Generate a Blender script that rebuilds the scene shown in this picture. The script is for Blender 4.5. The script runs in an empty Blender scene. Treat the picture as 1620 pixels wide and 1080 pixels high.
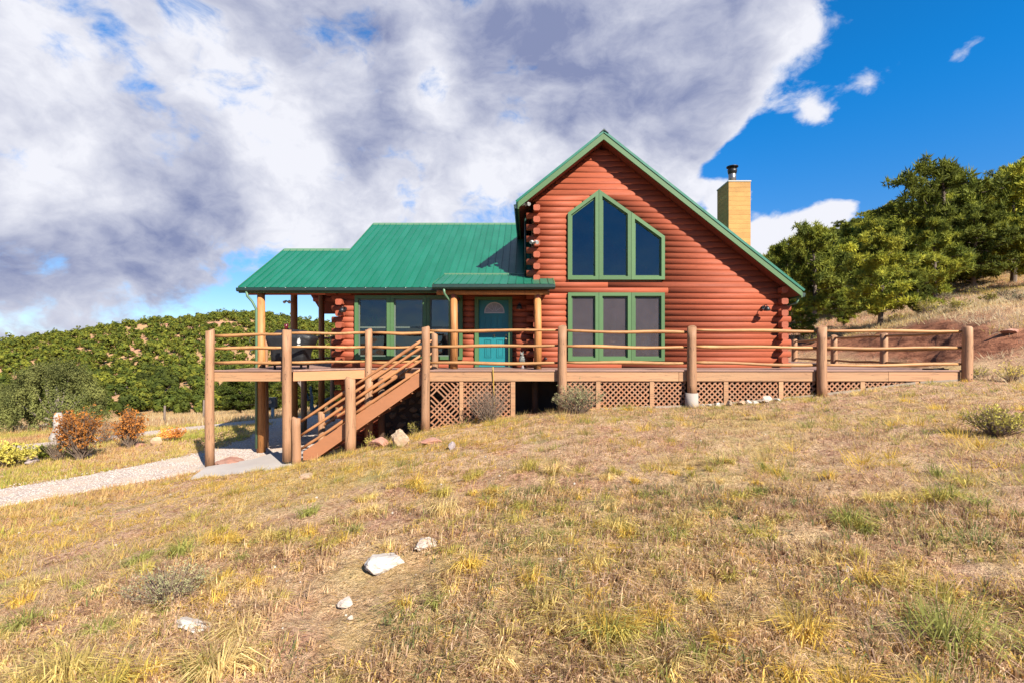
import bpy, math, random
import numpy as np
from mathutils import Vector, Matrix

random.seed(7)
rng = np.random.default_rng(7)
sc = bpy.context.scene
COL = sc.collection
R = math.radians

# ------------------------------------------------------------------ camera
F, VX, VY, EZ = 765.0, 835.0, 548.0, 3.0          # focal length and vanishing point in photo pixels, eye height
cam = bpy.data.cameras.new('camera')
cam.lens = 36.0 * F / 1620.0
cam.sensor_width = 36.0
cam.shift_x = -(VX - 810) / 1620.0
cam.shift_y = (VY - 540) / 1620.0
cam.clip_start = 0.05
cam.clip_end = 6000
co = bpy.data.objects.new('camera', cam)
COL.objects.link(co)
co.location = (0, 0, EZ)
co.rotation_euler = (R(90), 0, 0)
sc.camera = co

# ------------------------------------------------------------------ light
SUN_AZ, SUN_EL = 38.0, 37.0      # degrees to the right of straight-behind-camera, elevation
sdir = Vector((math.sin(R(SUN_AZ)) * math.cos(R(SUN_EL)), -math.cos(R(SUN_AZ)) * math.cos(R(SUN_EL)), math.sin(R(SUN_EL))))
sun = bpy.data.lights.new('sun', 'SUN')
sun.energy = 5.0
sun.angle = R(0.5)
sun.color = (1.0, 0.93, 0.82)
so = bpy.data.objects.new('sun', sun)
COL.objects.link(so)
so.rotation_euler = sdir.to_track_quat('Z', 'Y').to_euler()
so.location = (20, -20, 30)

sc.view_settings.view_transform = 'Standard'
sc.view_settings.look = 'None'
sc.view_settings.exposure = 1.50
sc.view_settings.gamma = 1.0
sc.view_settings.use_curve_mapping = False


class NT:
    """small node-tree helper"""
    def __init__(s, tree):
        s.t = tree; s.n = tree.nodes; s.l = tree.links
    def new(s, typ, **kw):
        n = s.n.new(typ)
        for k, v in kw.items():
            setattr(n, k, v)
        return n
    def put(s, sock, v):
        if isinstance(v, bpy.types.NodeSocket):
            s.l.new(v, sock)
        elif v is not None:
            sock.default_value = v
    def math(s, op, a, b=None, c=None, clamp=False):
        n = s.new('ShaderNodeMath', operation=op, use_clamp=clamp)
        s.put(n.inputs[0], a)
        if b is not None: s.put(n.inputs[1], b)
        if c is not None: s.put(n.inputs[2], c)
        return n.outputs[0]
    def vmath(s, op, a, b=None, scale=None):
        n = s.new('ShaderNodeVectorMath', operation=op)
        s.put(n.inputs[0], a)
        if b is not None: s.put(n.inputs[1], b)
        if scale is not None: s.put(n.inputs['Scale'], scale)
        return n.outputs[1] if op in ('DISTANCE', 'LENGTH', 'DOT_PRODUCT') else n.outputs[0]
    def noise(s, vec, scale, detail=4, rough=0.55, dist=0.0, color=False):
        n = s.new('ShaderNodeTexNoise')
        s.put(n.inputs['Vector'], vec)
        n.inputs['Scale'].default_value = scale
        n.inputs['Detail'].default_value = detail
        n.inputs['Roughness'].default_value = rough
        n.inputs['Distortion'].default_value = dist
        return n.outputs[1] if color else n.outputs[0]
    def ramp(s, fac, a, b, lo=0.0, hi=1.0, smooth=True):
        n = s.new('ShaderNodeMapRange')
        n.interpolation_type = 'SMOOTHSTEP' if smooth else 'LINEAR'
        s.put(n.inputs[0], fac)
        n.inputs[1].default_value = a; n.inputs[2].default_value = b
        n.inputs[3].default_value = lo; n.inputs[4].default_value = hi
        return n.outputs[0]
    def mix(s, fac, a, b, blend='MIX'):
        n = s.new('ShaderNodeMix', data_type='RGBA', blend_type=blend)
        s.put(n.inputs[0], fac)
        s.put(n.inputs[6], a if isinstance(a, bpy.types.NodeSocket) else (*a[:3], 1))
        s.put(n.inputs[7], b if isinstance(b, bpy.types.NodeSocket) else (*b[:3], 1))
        return n.outputs[2]


def pdir(px, py):
    return Vector(((px - VX) / F, 1.0, (VY - py) / F)).normalized()


def build_world():
    w = bpy.data.worlds.new('World')
    sc.world = w
    w.use_nodes = True
    t = NT(w.node_tree)
    for n in list(t.n): t.n.remove(n)
    out = t.new('ShaderNodeOutputWorld')
    bg = t.new('ShaderNodeBackground')
    sky = t.new('ShaderNodeTexSky')
    sky.sky_type = 'NISHITA'
    sky.sun_disc = False
    sky.sun_elevation = R(SUN_EL)
    sky.sun_rotation = math.atan2(sdir.x, sdir.y)
    sky.altitude = 2300
    sky.air_density = 1.0
    sky.dust_density = 0.1
    sky.ozone_density = 4.0
    tc = t.new('ShaderNodeTexCoord')
    d = t.vmath('NORMALIZE', tc.outputs['Generated'])
    sep = t.new('ShaderNodeSeparateXYZ'); t.put(sep.inputs[0], d)
    z = sep.outputs[2]
    # cloud-deck plane coordinates
    den = t.math('ADD', t.math('MULTIPLY', t.math('MAXIMUM', z, 0.0), 0.35), 0.52)
    cmb = t.new('ShaderNodeCombineXYZ')
    t.put(cmb.inputs[0], t.math('DIVIDE', sep.outputs[0], den))
    t.put(cmb.inputs[1], t.math('DIVIDE', sep.outputs[1], den))
    t.put(cmb.inputs[2], t.math('MULTIPLY', z, 1.9))
    p = cmb.outputs[0]
    warp = t.vmath('SUBTRACT', t.noise(p, 1.6, 4, 0.6, color=True), (0.5, 0.5, 0.5))
    pw = t.vmath('ADD', p, t.vmath('SCALE', warp, scale=0.28))
    n_big = t.noise(pw, 1.8, 3, 0.5)
    n_det = t.noise(pw, 4.2, 12, 0.60)
    # direction field, softly warped, so cloud masses stand where they stand in the sky
    dw = t.vmath('ADD', d, t.vmath('SCALE', warp, scale=0.10))
    dw = t.vmath('ADD', dw, t.vmath('SCALE', t.vmath('SUBTRACT', t.noise(p, 6, 5, 0.6, color=True), (0.5, 0.5, 0.5)), scale=0.05))
    def blobs(lst, base):
        acc = base
        for (px, py, r, a) in lst:
            v = pdir(px, py)
            dist = t.vmath('DISTANCE', dw, tuple(v))
            acc = t.math('ADD', acc, t.ramp(dist, 0.0, r, a, 0.0))
        return acc
    # cover: > 0.5 means cloud
    side = t.vmath('DOT_PRODUCT', d, (-0.80, 0.60, 0.0))     # heavy cloud to the left and ahead, clear to the right and behind
    cover = t.math('ADD', t.math('MULTIPLY', side, 0.42), 0.20)
    cover = blobs([(1700, 60, 0.55, -0.42), (1480, 300, 0.34, -0.34), (1660, 230, 0.45, -0.30),
                   (1240, 290, 0.11, -0.5), (1115, 150, 0.06, -0.30), (1155, 246, 0.07, -0.62), (1070, 250, 0.04, -0.35), (1225, 240, 0.09, -0.5),
                   (1275, 190, 0.08, 0.72), (1370, 118, 0.07, 0.72), (1505, 85, 0.055, 0.85), (1590, 62, 0.07, 0.74), (1440, 60, .05, .5),
                   (1265, 366, 0.10, 0.9), (1320, 356, 0.07, 0.75), (1200, 380, .07, .6), (1170, 300, 0.075, 0.95), (1080, 290, 0.07, 0.6),
                   (900, 60, 0.6, 0.24), (300, 250, 0.8, 0.25), (1130, 185, 0.15, 0.55), (1300, 30, 0.18, 0.42), (1200, 90, 0.16, 0.32), (1000, 200, .25, .3), (1020, 60, .3, .3),
                   (440, 500, 0.20, -0.85), (250, 500, 0.14, -0.30), (100, 535, 0.10, -0.25)], cover)
    cv = t.math('ADD', cover, t.math('MULTIPLY', t.math('SUBTRACT', n_det, 0.5), 1.75))
    cv = t.math('ADD', cv, t.math('MULTIPLY', t.math('SUBTRACT', n_big, 0.5), 0.5))
    mask = t.ramp(cv, 0.34, 0.66)
    # thickness decides white edge or grey-violet belly; the difference towards the sun gives lit and shaded billows
    n_mid = t.noise(pw, 4.0, 12, 0.57)
    n_off = t.noise(t.vmath('ADD', pw, (0.03, -0.04, 0.08)), 4.0, 12, 0.57)
    thick = t.math('MULTIPLY', t.math('SUBTRACT', n_mid, 0.5), 3.0)
    thick = t.math('ADD', thick, t.math('MULTIPLY', t.math('SUBTRACT', n_big, 0.5), 1.1))
    thick = t.math('ADD', thick, t.math('MULTIPLY', t.math('SUBTRACT', n_off, n_mid), 4.0))
    thick = t.math('ADD', thick, t.math('MULTIPLY', t.math('SUBTRACT', t.noise(pw, 10.0, 8, 0.65), 0.5), 1.1))
    thick = blobs([(540, 40, 0.30, 0.55), (640, 200, 0.24, 0.50), (220, 190, 0.24, 0.55), (900, 120, 0.26, 0.55), (1010, 60, 0.26, 0.5), (820, 40, .2, .35), (760, 200, .12, .3),
                   (300, 290, 0.22, 0.45), (80, 440, 0.28, 0.75), (20, 360, 0.2, 0.4), (520, 320, 0.14, 0.45), (1120, 195, 0.14, 0.30), (320, 425, 0.2, 0.55),
                   (70, 250, 0.18, -1.0), (200, 320, 0.10, -0.5), (450, 240, 0.17, -1.0), (720, 290, 0.20, -0.8), (320, 70, 0.12, -0.7), (690, 110, 0.12, -0.9), (60, 40, 0.2, -0.5),
                   (520, 390, 0.16, -0.6), (160, 500, 0.15, -0.5), (420, 380, 0.14, -0.4), (1270, 350, 0.25, -1.0),
                   (1330, 30, 0.2, -0.6), (1110, 120, .2, .5), (1150, 60, .16, .3), (1370, 118, 0.15, -1.0), (1270, 190, 0.12, -0.8), (1550, 70, 0.2, -1)], thick)
    g = t.ramp(thick, -0.55, 1.30, smooth=False)
    K = 10.0 * 0.375
    white = tuple(c * K for c in (0.85, 0.86, 0.93))
    grey = tuple(c * K for c in (0.235, 0.275, 0.455))
    ccol = t.mix(g, white, grey)
    # blue sky: the Nishita colour, deepened the way a polarised high-altitude sky is
    tint = t.mix(t.ramp(z, 0.02, 0.45), (0.38, 0.43, 0.48), (0.045, 0.58, 0.86))
    skyc = t.mix(1.0, sky.outputs[0], tint, 'MULTIPLY')
    colr = t.mix(mask, skyc, ccol)
    t.put(bg.inputs[0], colr)
    bg.inputs[1].default_value = 0.10
    t.l.new(bg.outputs[0], out.inputs[0])
build_world()


# ------------------------------------------------------------------ projection helpers (photo pixel at a chosen depth -> metres)
def PX(px, D): return (px - VX) * D / F
def PZ(py, D): return EZ + (VY - py) * D / F


# ------------------------------------------------------------------ numpy noise
def _hash(ix, iy, s):
    n = (ix.astype(np.int64) * 374761393 + iy.astype(np.int64) * 668265263 + s * 1442695041) & 0x7fffffff
    n = ((n ^ (n >> 13)) * 1274126177) & 0x7fffffff
    n = (n ^ (n >> 16)) & 0x7fffffff
    return n / 0x7fffffff
def vnoise(x, y, s=0):
    x = np.asarray(x, float); y = np.asarray(y, float)
    ix = np.floor(x).astype(np.int64); iy = np.floor(y).astype(np.int64)
    fx = x - ix; fy = y - iy
    fx = fx * fx * (3 - 2 * fx); fy = fy * fy * (3 - 2 * fy)
    a = _hash(ix, iy, s); b = _hash(ix + 1, iy, s); c = _hash(ix, iy + 1, s); d = _hash(ix + 1, iy + 1, s)
    return (a + (b - a) * fx) * (1 - fy) + (c + (d - c) * fx) * fy
def fbm(x, y, s=0, o=4):
    v = 0; a = 0.5; t = 0
    for i in range(o):
        v = v + a * vnoise(x * 2 ** i, y * 2 ** i, s + i * 17); t += a; a *= 0.5
    return v / t


# ------------------------------------------------------------------ terrain height (thin-plate through surveyed points)
CTRL = [
 (0,0,1.4),(0,-8,1.5),(-8,-8,0.5),(8,-8,2.3),(-30,-10,-2),(30,-10,5),(0,-40,2),(-60,-60,-6),(60,-60,9),
 (-3,2.7,1.08),(3,3,1.62),(6,5.5,1.86),(9.5,8,2.05),(12,10,2.25),(16,8,3.0),(22,4,4.0),
 (-2.5,6,1.12),(2,6.5,1.52),(0,9,1.42),(4,9.5,1.6),(-3,9,0.98),(-5,5.5,0.66),(-5.5,8.5,0.5),(-7.5,6,0.22),(-6.8,9.8,0.22),
 (-9.8,8.7,0.03),(-8.9,10.0,0.02),(-11.1,10.2,0),(-10.1,11.7,0),(-9.4,14.1,0),(-7.6,11.6,0.02),(-6.5,12.2,0.06),(-5.7,12,0.12),
 (-4.36,11.9,0.40),(-3.3,12,0.66),(-2.53,12,0.91),(-1,12,1.17),(0.85,12,1.38),(4.03,12,1.51),(7.23,12,1.79),(10.8,12,2.15),(12.3,12.4,2.2),
 (-14,4,-0.25),(-20,6,-0.6),(-15.7,14.9,-0.12),(-13,18.4,-0.12),(-12,13,-0.02),(-7.5,20,0),(-10.5,20,-0.05),(-22,20,-0.6),
 (-13,26,-0.7),(-30,25,-1.6),(-5.5,14,0.05),(-4,14,0.35),(-2,14,0.75),(0.5,14,1.15),(4,14,1.4),(7.5,14,1.8),(10.8,14.5,2.15),(11.2,20,2.35),(9,24,2.5),
 (0,24,0.9),(-7,28,-0.4),
 (12.6,14.2,2.5),(13.0,16,2.5),(14.6,15.0,3.75),(14.2,17,3.75),(15.8,13,3.4),(13.6,21.5,3.3),(11.8,25,3.3),
 (15.4,15,3.93),(15.5,24,3.9),(14.1,27,3.85),(22.5,28,5.8),(26.7,26,6.2),(20,18,4.9),(30,14,7.0),(24,10,4.9),
 (44,55,14.2),(56,55,19.0),(40,62,11.5),(28,60,7.8),(30,40,8.6),(45,38,12.5),(60,40,18),(14,58,3.8),(0,60,0.5),
 (90,80,30),(60,100,22),(30,100,10),(0,100,0),(150,60,45),(120,160,42),(40,200,18),
 (-20,55,-2.8),(-45,50,-3.6),(-70,60,-4.2),(-60,25,-4),(-35,75,-1.2),(-60,85,-1.4),(-85,90,-2.5),
 (-55,120,5.6),(-100,150,11.6),(-85,150,11.6),(-125,150,8.2),(-60,150,8.4),(-40,150,6.0),(-150,150,3.0),(-165,150,1.2),(-200,150,-2),(-75,185,9.5),
 (-20,150,3),(-100,230,4),(-200,260,0),(0,300,2),(-400,100,-10),(-400,400,-5),(0,600,0),(400,100,80),(400,500,60),(-100,-200,-10),(200,-200,20),
]
_c = np.array(CTRL, float)
def _tps():
    P = _c[:, :2] / 50.0; n = len(P)
    d = np.linalg.norm(P[:, None] - P[None], axis=2)
    with np.errstate(divide='ignore', invalid='ignore'):
        K = np.where(d > 0, d * d * np.log(d), 0)
    K += np.eye(n) * 1e-6
    Q = np.hstack([np.ones((n, 1)), P])
    A = np.zeros((n + 3, n + 3)); A[:n, :n] = K; A[:n, n:] = Q; A[n:, :n] = Q.T
    b = np.zeros(n + 3); b[:n] = _c[:, 2]
    return np.linalg.solve(A, b)
_w = _tps()
def H0(x, y):
    x = np.atleast_1d(np.asarray(x, float)); y = np.atleast_1d(np.asarray(y, float))
    X = x.ravel() / 50; Y = y.ravel() / 50
    out = np.zeros(X.size)
    P = _c[:, :2] / 50
    for i in range(0, X.size, 40000):
        xs = X[i:i + 40000]; ys = Y[i:i + 40000]
        d2 = (xs[:, None] - P[None, :, 0]) ** 2 + (ys[:, None] - P[None, :, 1]) ** 2
        with np.errstate(divide='ignore', invalid='ignore'):
            K = np.where(d2 > 0, 0.5 * d2 * np.log(d2), 0)
        out[i:i + 40000] = K @ _w[:-3] + _w[-3] + _w[-2] * xs + _w[-1] * ys
    return out.reshape(x.shape)
def seg_dist(x, y, pts):
    """distance to a polyline and interpolated half-width there"""
    best = np.full(np.shape(x), 1e9); hw = np.zeros(np.shape(x))
    for (x0, y0, w0), (x1, y1, w1) in zip(pts[:-1], pts[1:]):
        dx, dy = x1 - x0, y1 - y0
        t = np.clip(((x - x0) * dx + (y - y0) * dy) / (dx * dx + dy * dy), 0, 1)
        d = np.hypot(x - x0 - t * dx, y - y0 - t * dy)
        m = d < best
        best = np.where(m, d, best); hw = np.where(m, w0 + (w1 - w0) * t, hw)
    return best, hw
DRIVE = [(-15.5, 3.0, 1.0), (-12.6, 7.0, .95), (-10.45, 9.55, .92), (-9.5, 10.95, .92), (-8.55, 12.7, 1.05), (-7.7, 14.6, 1.45), (-7.6, 17.5, 1.9), (-8.2, 20.5, 2.2), (-8.2, 27, 2.0)]
LANE = [(-24, 13.0, .8), (-17.5, 13.9, .75), (-15.4, 15.2, .7), (-14.2, 16.6, .7), (-12.6, 18.6, .75), (-10, 20.6, .9)]
def on_road(x, y, pad=0.0):
    a, wa = seg_dist(x, y, DRIVE); b, wb = seg_dist(x, y, LANE)
    e = (fbm(x * 1.3, y * 1.3, 5) - .5) * 0.5
    return np.maximum(wa + pad + e - a, wb + pad + e - b)
def bank_mask(x, y):
    """the bare red cut beside the deck"""
    line = [(13.6, 13.2, .2), (13.5, 14.3, 1.0), (13.6, 17, 1.2), (13.1, 21, 1.2), (10.8, 25, 1.0)]
    a, wa = seg_dist(x, y, line)
    right = [(13.6, 14.3, .9), (16.5, 12.6, .7), (20, 10.8, .5)]
    b, wb = seg_dist(x, y, right)
    return np.maximum(wa - a, wb - b) + (fbm(x * 1.1, y * 1.1, 9) - .5) * 0.7 - .1
def H(x, y):
    x = np.asarray(x, float); y = np.asarray(y, float)
    z = H0(x, y)
    r = np.hypot(x, y)
    road = np.clip(on_road(x, y, .3) * 2 + 1, 0, 1)
    house = ((x > -7.6) & (x < 11) & (y > 11.9) & (y < 20)).astype(float)
    quiet = 1 - np.maximum(road, house * .6) * .93
    n = (fbm(x * .9, y * .9, 3) - .5) * .12 + (fbm(x * 5, y * 5, 4) - .5) * .09 * np.clip(2 - r / 30, 0, 1) + (vnoise(x * 13, y * 13, 14) - .5) * .022 * np.clip(1.6 - r / 8, 0, 1)
    n = n + (fbm(x * .08, y * .08, 6) - .5) * 2.2 * np.clip((r - 40) / 60, 0, 1)
    bm = np.clip(bank_mask(x, y) * 1.5, 0, 1)
    n = n + bm * (fbm(x * 2.2 + y, y * 2.2, 8) - .5) * .45
    return z + n * quiet
def h1(x, y): return float(H(np.array([x]), np.array([y]))[0])


# ------------------------------------------------------------------ mesh helpers
def tag(o, label=None, cat=None, group=None, kind=None):
    if label: o['label'] = label
    if cat: o['category'] = cat
    if group: o['group'] = group
    if kind: o['kind'] = kind
    return o
def empty(name, loc, label=None, cat=None, group=None):
    o = bpy.data.objects.new(name, None)
    o.empty_display_size = .2
    o.location = loc
    COL.objects.link(o)
    return tag(o, label, cat, group)
def wroot(o):
    L = Vector(o.location)
    p = o.parent
    while p is not None:
        L += Vector(p.location); p = p.parent
    return L
class MB:
    """vertices are world metres; build() turns them local to the parent"""
    def __init__(s): s.v = []; s.f = []; s.sm = []
    def add(s, vs, fs, smooth=False):
        b = len(s.v)
        s.v += [tuple(v) for v in vs]
        s.f += [tuple(i + b for i in f) for f in fs]
        s.sm += [smooth] * len(fs)
        return s
    def box(s, x0, x1, y0, y1, z0, z1):
        x0, x1 = sorted((x0, x1)); y0, y1 = sorted((y0, y1)); z0, z1 = sorted((z0, z1))
        vs = [(x, y, z) for z in (z0, z1) for y in (y0, y1) for x in (x0, x1)]
        return s.add(vs, [(0, 2, 3, 1), (4, 5, 7, 6), (0, 1, 5, 4), (2, 6, 7, 3), (0, 4, 6, 2), (1, 3, 7, 5)])
    def tube(s, pts, rad, n=10, cap=True, flat=None, smooth=True):
        pts = [Vector(p) for p in pts]
        if not hasattr(rad, '__len__'): rad = [rad] * len(pts)
        vs = []
        up0 = None
        for i, p in enumerate(pts):
            a = pts[max(i - 1, 0)]; b = pts[min(i + 1, len(pts) - 1)]
            t = (b - a).normalized()
            if up0 is None:
                up0 = Vector((0, 0, 1)) if abs(t.z) < .9 else Vector((0, 1, 0))
            u = (up0 - t * up0.dot(t)).normalized(); w = t.cross(u); up0 = u
            for k in range(n):
                an = 2 * math.pi * (k + .5) / n
                vs.append(p + (u * math.cos(an) + w * math.sin(an)) * rad[i])
        fs = []
        for i in range(len(pts) - 1):
            for k in range(n):
                a = i * n + k; b = i * n + (k + 1) % n
                fs.append((a, a + n, b + n, b))
        s.add(vs, fs, smooth)
        if cap:
            b = len(s.v) - len(vs)
            s.f.append(tuple(b + k for k in range(n))); s.sm.append(False)
            s.f.append(tuple(b + len(vs) - 1 - k for k in range(n))); s.sm.append(False)
        return s
    def prism(s, poly, axis, a, b):
        """poly: 2D points, extruded along axis ('x','y','z') from a to b"""
        def m(p, t):
            return {'x': (t, p[0], p[1]), 'y': (p[0], t, p[1]), 'z': (p[0], p[1], t)}[axis]
        n = len(poly)
        vs = [m(p, a) for p in poly] + [m(p, b) for p in poly]
        fs = [tuple(range(n)), tuple(range(2 * n - 1, n - 1, -1))] + [(i, i + n, (i + 1) % n + n, (i + 1) % n) for i in range(n)]
        return s.add(vs, fs)
    def build(s, name, mat, parent=None, origin=None, **kw):
        me = bpy.data.meshes.new(name)
        if parent is not None: off = wroot(parent)
        else: off = Vector(origin) if origin is not None else Vector((0, 0, 0))
        o = bpy.data.objects.new(name, me)
        own = Vector((0, 0, 0))
        if parent is not None:
            o.parent = parent
            c = Vector(s.v[0]) if s.v else Vector((0, 0, 0))
            xs = np.array(s.v); c = Vector(((xs[:, 0].min() + xs[:, 0].max()) / 2, (xs[:, 1].min() + xs[:, 1].max()) / 2, xs[:, 2].min()))
            o.location = c - off
            off = c
        else:
            o.location = off
        me.from_pydata([(v[0] - off.x, v[1] - off.y, v[2] - off.z) for v in s.v], [], s.f)
        me.polygons.foreach_set('use_smooth', s.sm)
        me.update()
        if mat: me.materials.append(mat)
        # consistent outward normals
        import bmesh
        bm = bmesh.new(); bm.from_mesh(me)
        bmesh.ops.recalc_face_normals(bm, faces=bm.faces)
        bm.to_mesh(me); bm.free()
        COL.objects.link(o)
        return tag(o, **kw)
def np_mesh(name, V, Fc, mat, col=None, smooth=False, parent=None):
    """fast mesh from arrays; Fc (n,3) or (n,4)"""
    me = bpy.data.meshes.new(name)
    V = np.asarray(V, np.float32); Fc = np.asarray(Fc, np.int32)
    k = Fc.shape[1]
    me.vertices.add(len(V)); me.vertices.foreach_set('co', V.ravel())
    me.loops.add(Fc.size); me.loops.foreach_set('vertex_index', Fc.ravel())
    me.polygons.add(len(Fc))
    me.polygons.foreach_set('loop_start', np.arange(0, Fc.size, k, dtype=np.int32))
    me.polygons.foreach_set('loop_total', np.full(len(Fc), k, np.int32))
    me.polygons.foreach_set('use_smooth', np.full(len(Fc), smooth))
    if col is not None:
        a = me.color_attributes.new('tone', 'FLOAT_COLOR', 'POINT')
        c4 = np.ones((len(V), 4), np.float32); c4[:, :3] = col
        a.data.foreach_set('color', c4.ravel())
    me.update(calc_edges=True)
    if mat:
        for m in (mat if isinstance(mat, (list, tuple)) else [mat]): me.materials.append(m)
    return me
def link(name, me, loc=(0, 0, 0), parent=None, rot=0, scale=None, **kw):
    o = bpy.data.objects.new(name, me)
    o.location = loc; o.rotation_euler.z = rot
    if scale is not None: o.scale = scale if hasattr(scale, '__len__') else (scale,) * 3
    if parent is not None: o.parent = parent
    COL.objects.link(o)
    return tag(o, **kw)


# ------------------------------------------------------------------ materials
MATS = {}
ALB = .455
def mat(name, base, rough=.7, var=.25, scale=3.0, stretch=(1, 1, 1), bump=.2, bscale=None, alt=None, altamt=.5, metal=0.0, spec=.4, rnd=.12, bdist=.01, streak=None, sk=.75):
    if name in MATS: return MATS[name]
    base = tuple(c * ALB for c in base)
    if alt is not None: alt = tuple(c * ALB for c in alt)
    m = bpy.data.materials.new(name); m.use_nodes = True
    t = NT(m.node_tree)
    b = t.n['Principled BSDF']
    tc = t.new('ShaderNodeTexCoord')
    geo = t.new('ShaderNodeNewGeometry')
    oi = t.new('ShaderNodeObjectInfo')
    v = t.vmath('MULTIPLY', geo.outputs['Position'], stretch)
    v = t.vmath('ADD', v, t.vmath('SCALE', t.vmath('ADD', (1, 1.7, .3), (0, 0, 0)), scale=t.math('MULTIPLY', oi.outputs['Random'], 9.0)))
    n1 = t.noise(v, scale, 6, .62)
    n2 = t.noise(v, scale * 5.3, 4, .6)
    k = t.math('ADD', t.math('MULTIPLY', t.math('SUBTRACT', n1, .5), var * 2.4), t.math('MULTIPLY', t.math('SUBTRACT', n2, .5), var * 1.2))
    k = t.math('ADD', k, t.math('MULTIPLY', t.math('SUBTRACT', oi.outputs['Random'], .5), rnd * 2))
    k = t.math('ADD', k, 1.0)
    c = (*base, 1)
    if alt is not None:
        c = t.mix(t.ramp(t.noise(v, scale * .6, 5, .6), .5 - .12, .5 + .14 , 0, altamt), base, alt)
        colr = c
    else:
        rgb = t.new('ShaderNodeRGB'); rgb.outputs[0].default_value = c; colr = rgb.outputs[0]
    colr = t.vmath('SCALE', colr, scale=k)
    if streak:
        vs_ = t.vmath('MULTIPLY', geo.outputs['Position'], streak)
        vs_ = t.vmath('ADD', vs_, t.vmath('SCALE', (3.1, 5.7, 1.3), scale=t.math('MULTIPLY', oi.outputs['Random'], 20.0)))
        crack = t.math('ABSOLUTE', t.math('SUBTRACT', t.noise(vs_, 1.0, 3, .5), .5))
        colr = t.mix(t.ramp(crack, .0, .022, sk, 0), colr, tuple(c * .28 for c in base))
        colr = t.mix(t.ramp(t.noise(vs_, 2.3, 4, .6), .52, .70, 0, sk * .6), colr, tuple(c * .62 for c in base))
    t.put(b.inputs['Base Color'], colr)
    t.put(b.inputs['Roughness'], t.math('ADD', t.math('MULTIPLY', t.math('SUBTRACT', n2, .5), .25), rough, clamp=True))
    b.inputs['Metallic'].default_value = metal
    b.inputs['Specular IOR Level'].default_value = spec
    if bump:
        bn = t.new('ShaderNodeBump'); bn.inputs['Strength'].default_value = bump; bn.inputs['Distance'].default_value = bdist
        t.put(bn.inputs['Height'], t.noise(v, bscale or scale * 4, 5, .65))
        t.l.new(bn.outputs[0], b.inputs['Normal'])
    MATS[name] = m
    return m

M_log = mat('stained_log', (.53, .132, .062), .68, .22, 2.2, (.5, 6, 6), .35, 5, alt=(.45, .100, .046), altamt=.6, spec=.2, streak=(1.1, 24, 24), sk=.35)
M_logy = mat('stained_log_side', (.53, .132, .062), .68, .22, 2.2, (6, .5, 6), .35, 5, alt=(.45, .100, .046), altamt=.6, spec=.3)
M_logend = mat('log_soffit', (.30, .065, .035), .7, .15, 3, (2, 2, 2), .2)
M_porchpost = mat('peeled_post', (.74, .32, .10), .6, .22, 2.0, (5, 5, .7), .35, 6, alt=(.56, .22, .07), spec=.35, streak=(14, 14, .7))
M_post = mat('weathered_post', (.60, .32, .165), .7, .2, 2.0, (7, 7, .5), .6, 7, alt=(.48, .24, .12), altamt=.8, sk=.75, streak=(16, 16, .8))
M_rail = mat('peeled_rail', (.72, .37, .135), .62, .22, 2.0, (.8, 7, 7), .45, 6, alt=(.52, .23, .08), altamt=.8, sk=.7, streak=(1.6, 26, 26))
M_rust_rail = mat('stained_rail', (.70, .31, .12), .62, .2, 2.0, (.8, 5, 5), .4, 6, alt=(.54, .21, .08), altamt=.6)
M_fascia = mat('deck_fascia', (.68, .38, .19), .65, .16, 1.5, (.5, 3, 9), .3, 5, alt=(.64, .31, .15), altamt=.6, sk=.5, streak=(.6, 8, 14))
M_fascia2 = mat('deck_fascia_orange', (.70, .32, .14), .65, .16, 1.5, (.5, 3, 9), .3, 5)
M_stringer = mat('stair_stringer', (.54, .22, .095), .65, .14, 1.5, (1, 3, 3), .3, 5)
M_board = mat('deck_board', (.52, .30, .225), .75, .22, 2.0, (.6, 8, 3), .4, 6, alt=(.27, .16, .12))
M_tread = mat('stair_tread', (.18, .16, .165), .8, .2, 3, (1, 4, 4), .3)
M_lattice = mat('lattice_strip', (.55, .235, .11), .75, .25, 3, (2, 2, 2), .3, alt=(.48, .27, .16), altamt=.8)
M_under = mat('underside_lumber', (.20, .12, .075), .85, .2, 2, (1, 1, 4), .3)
M_roof = mat('green_metal_roof', (.008, .195, .108), .40, .10, .8, (1, 1, 1), .10, 3.0, alt=(.018, .24, .145), altamt=.8, spec=.5, rnd=.035)
M_trim = mat('green_trim', (.112, .235, .085), .55, .10, 2, (1, 1, 4), .15, spec=.35)
M_gutter = mat('dark_green_gutter', (.018, .055, .042), .45, .1, 2, (1, 1, 1), .05, spec=.45)
M_spout = mat('pale_green_spout', (.16, .30, .17), .45, .1, 2, (1, 1, 1), .05)
M_door = mat('teal_door', (.010, .26, .29), .45, .08, 1.2, (1, 1, 1), .05, spec=.4)
M_chim = mat('chimney_siding', (.80, .44, .13), .85, .14, 2.2, (1, 1, 2), .5, 22, alt=(.66, .34, .10), altamt=.7, streak=(3, 3, 11), sk=.3)
M_chimcap = mat('pale_flashing', (.62, .58, .5), .5, .1)
M_steel = mat('galvanised_flue', (.42, .40, .38), .35, .2, 5, (1, 1, 1), .1, metal=.8)
M_black = mat('black_metal', (.018, .018, .02), .45, .2, 8, bump=.1)
M_white = mat('white_plastic', (.72, .72, .70), .4, .06, bump=0)
M_cover = mat('black_grill_cover', (.022, .023, .026), .55, .3, 4, (1, 1, 1), .8, 5, bdist=.03)
M_conc = mat('concrete', (.74, .66, .60), .85, .12, 1.6, (1, 1, 1), .35, 18, alt=(.64, .55, .49), altamt=.6)
M_brass = mat('bronze_handle', (.35, .28, .18), .3, .1, metal=.9, bump=0)
M_room = mat('interior_plaster', (.60, .40, .28), .8, .1, 2, bump=.1)
M_mortar = mat('foundation_mortar', (.085, .065, .05), .9, .2, 4, bump=.5)
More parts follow.
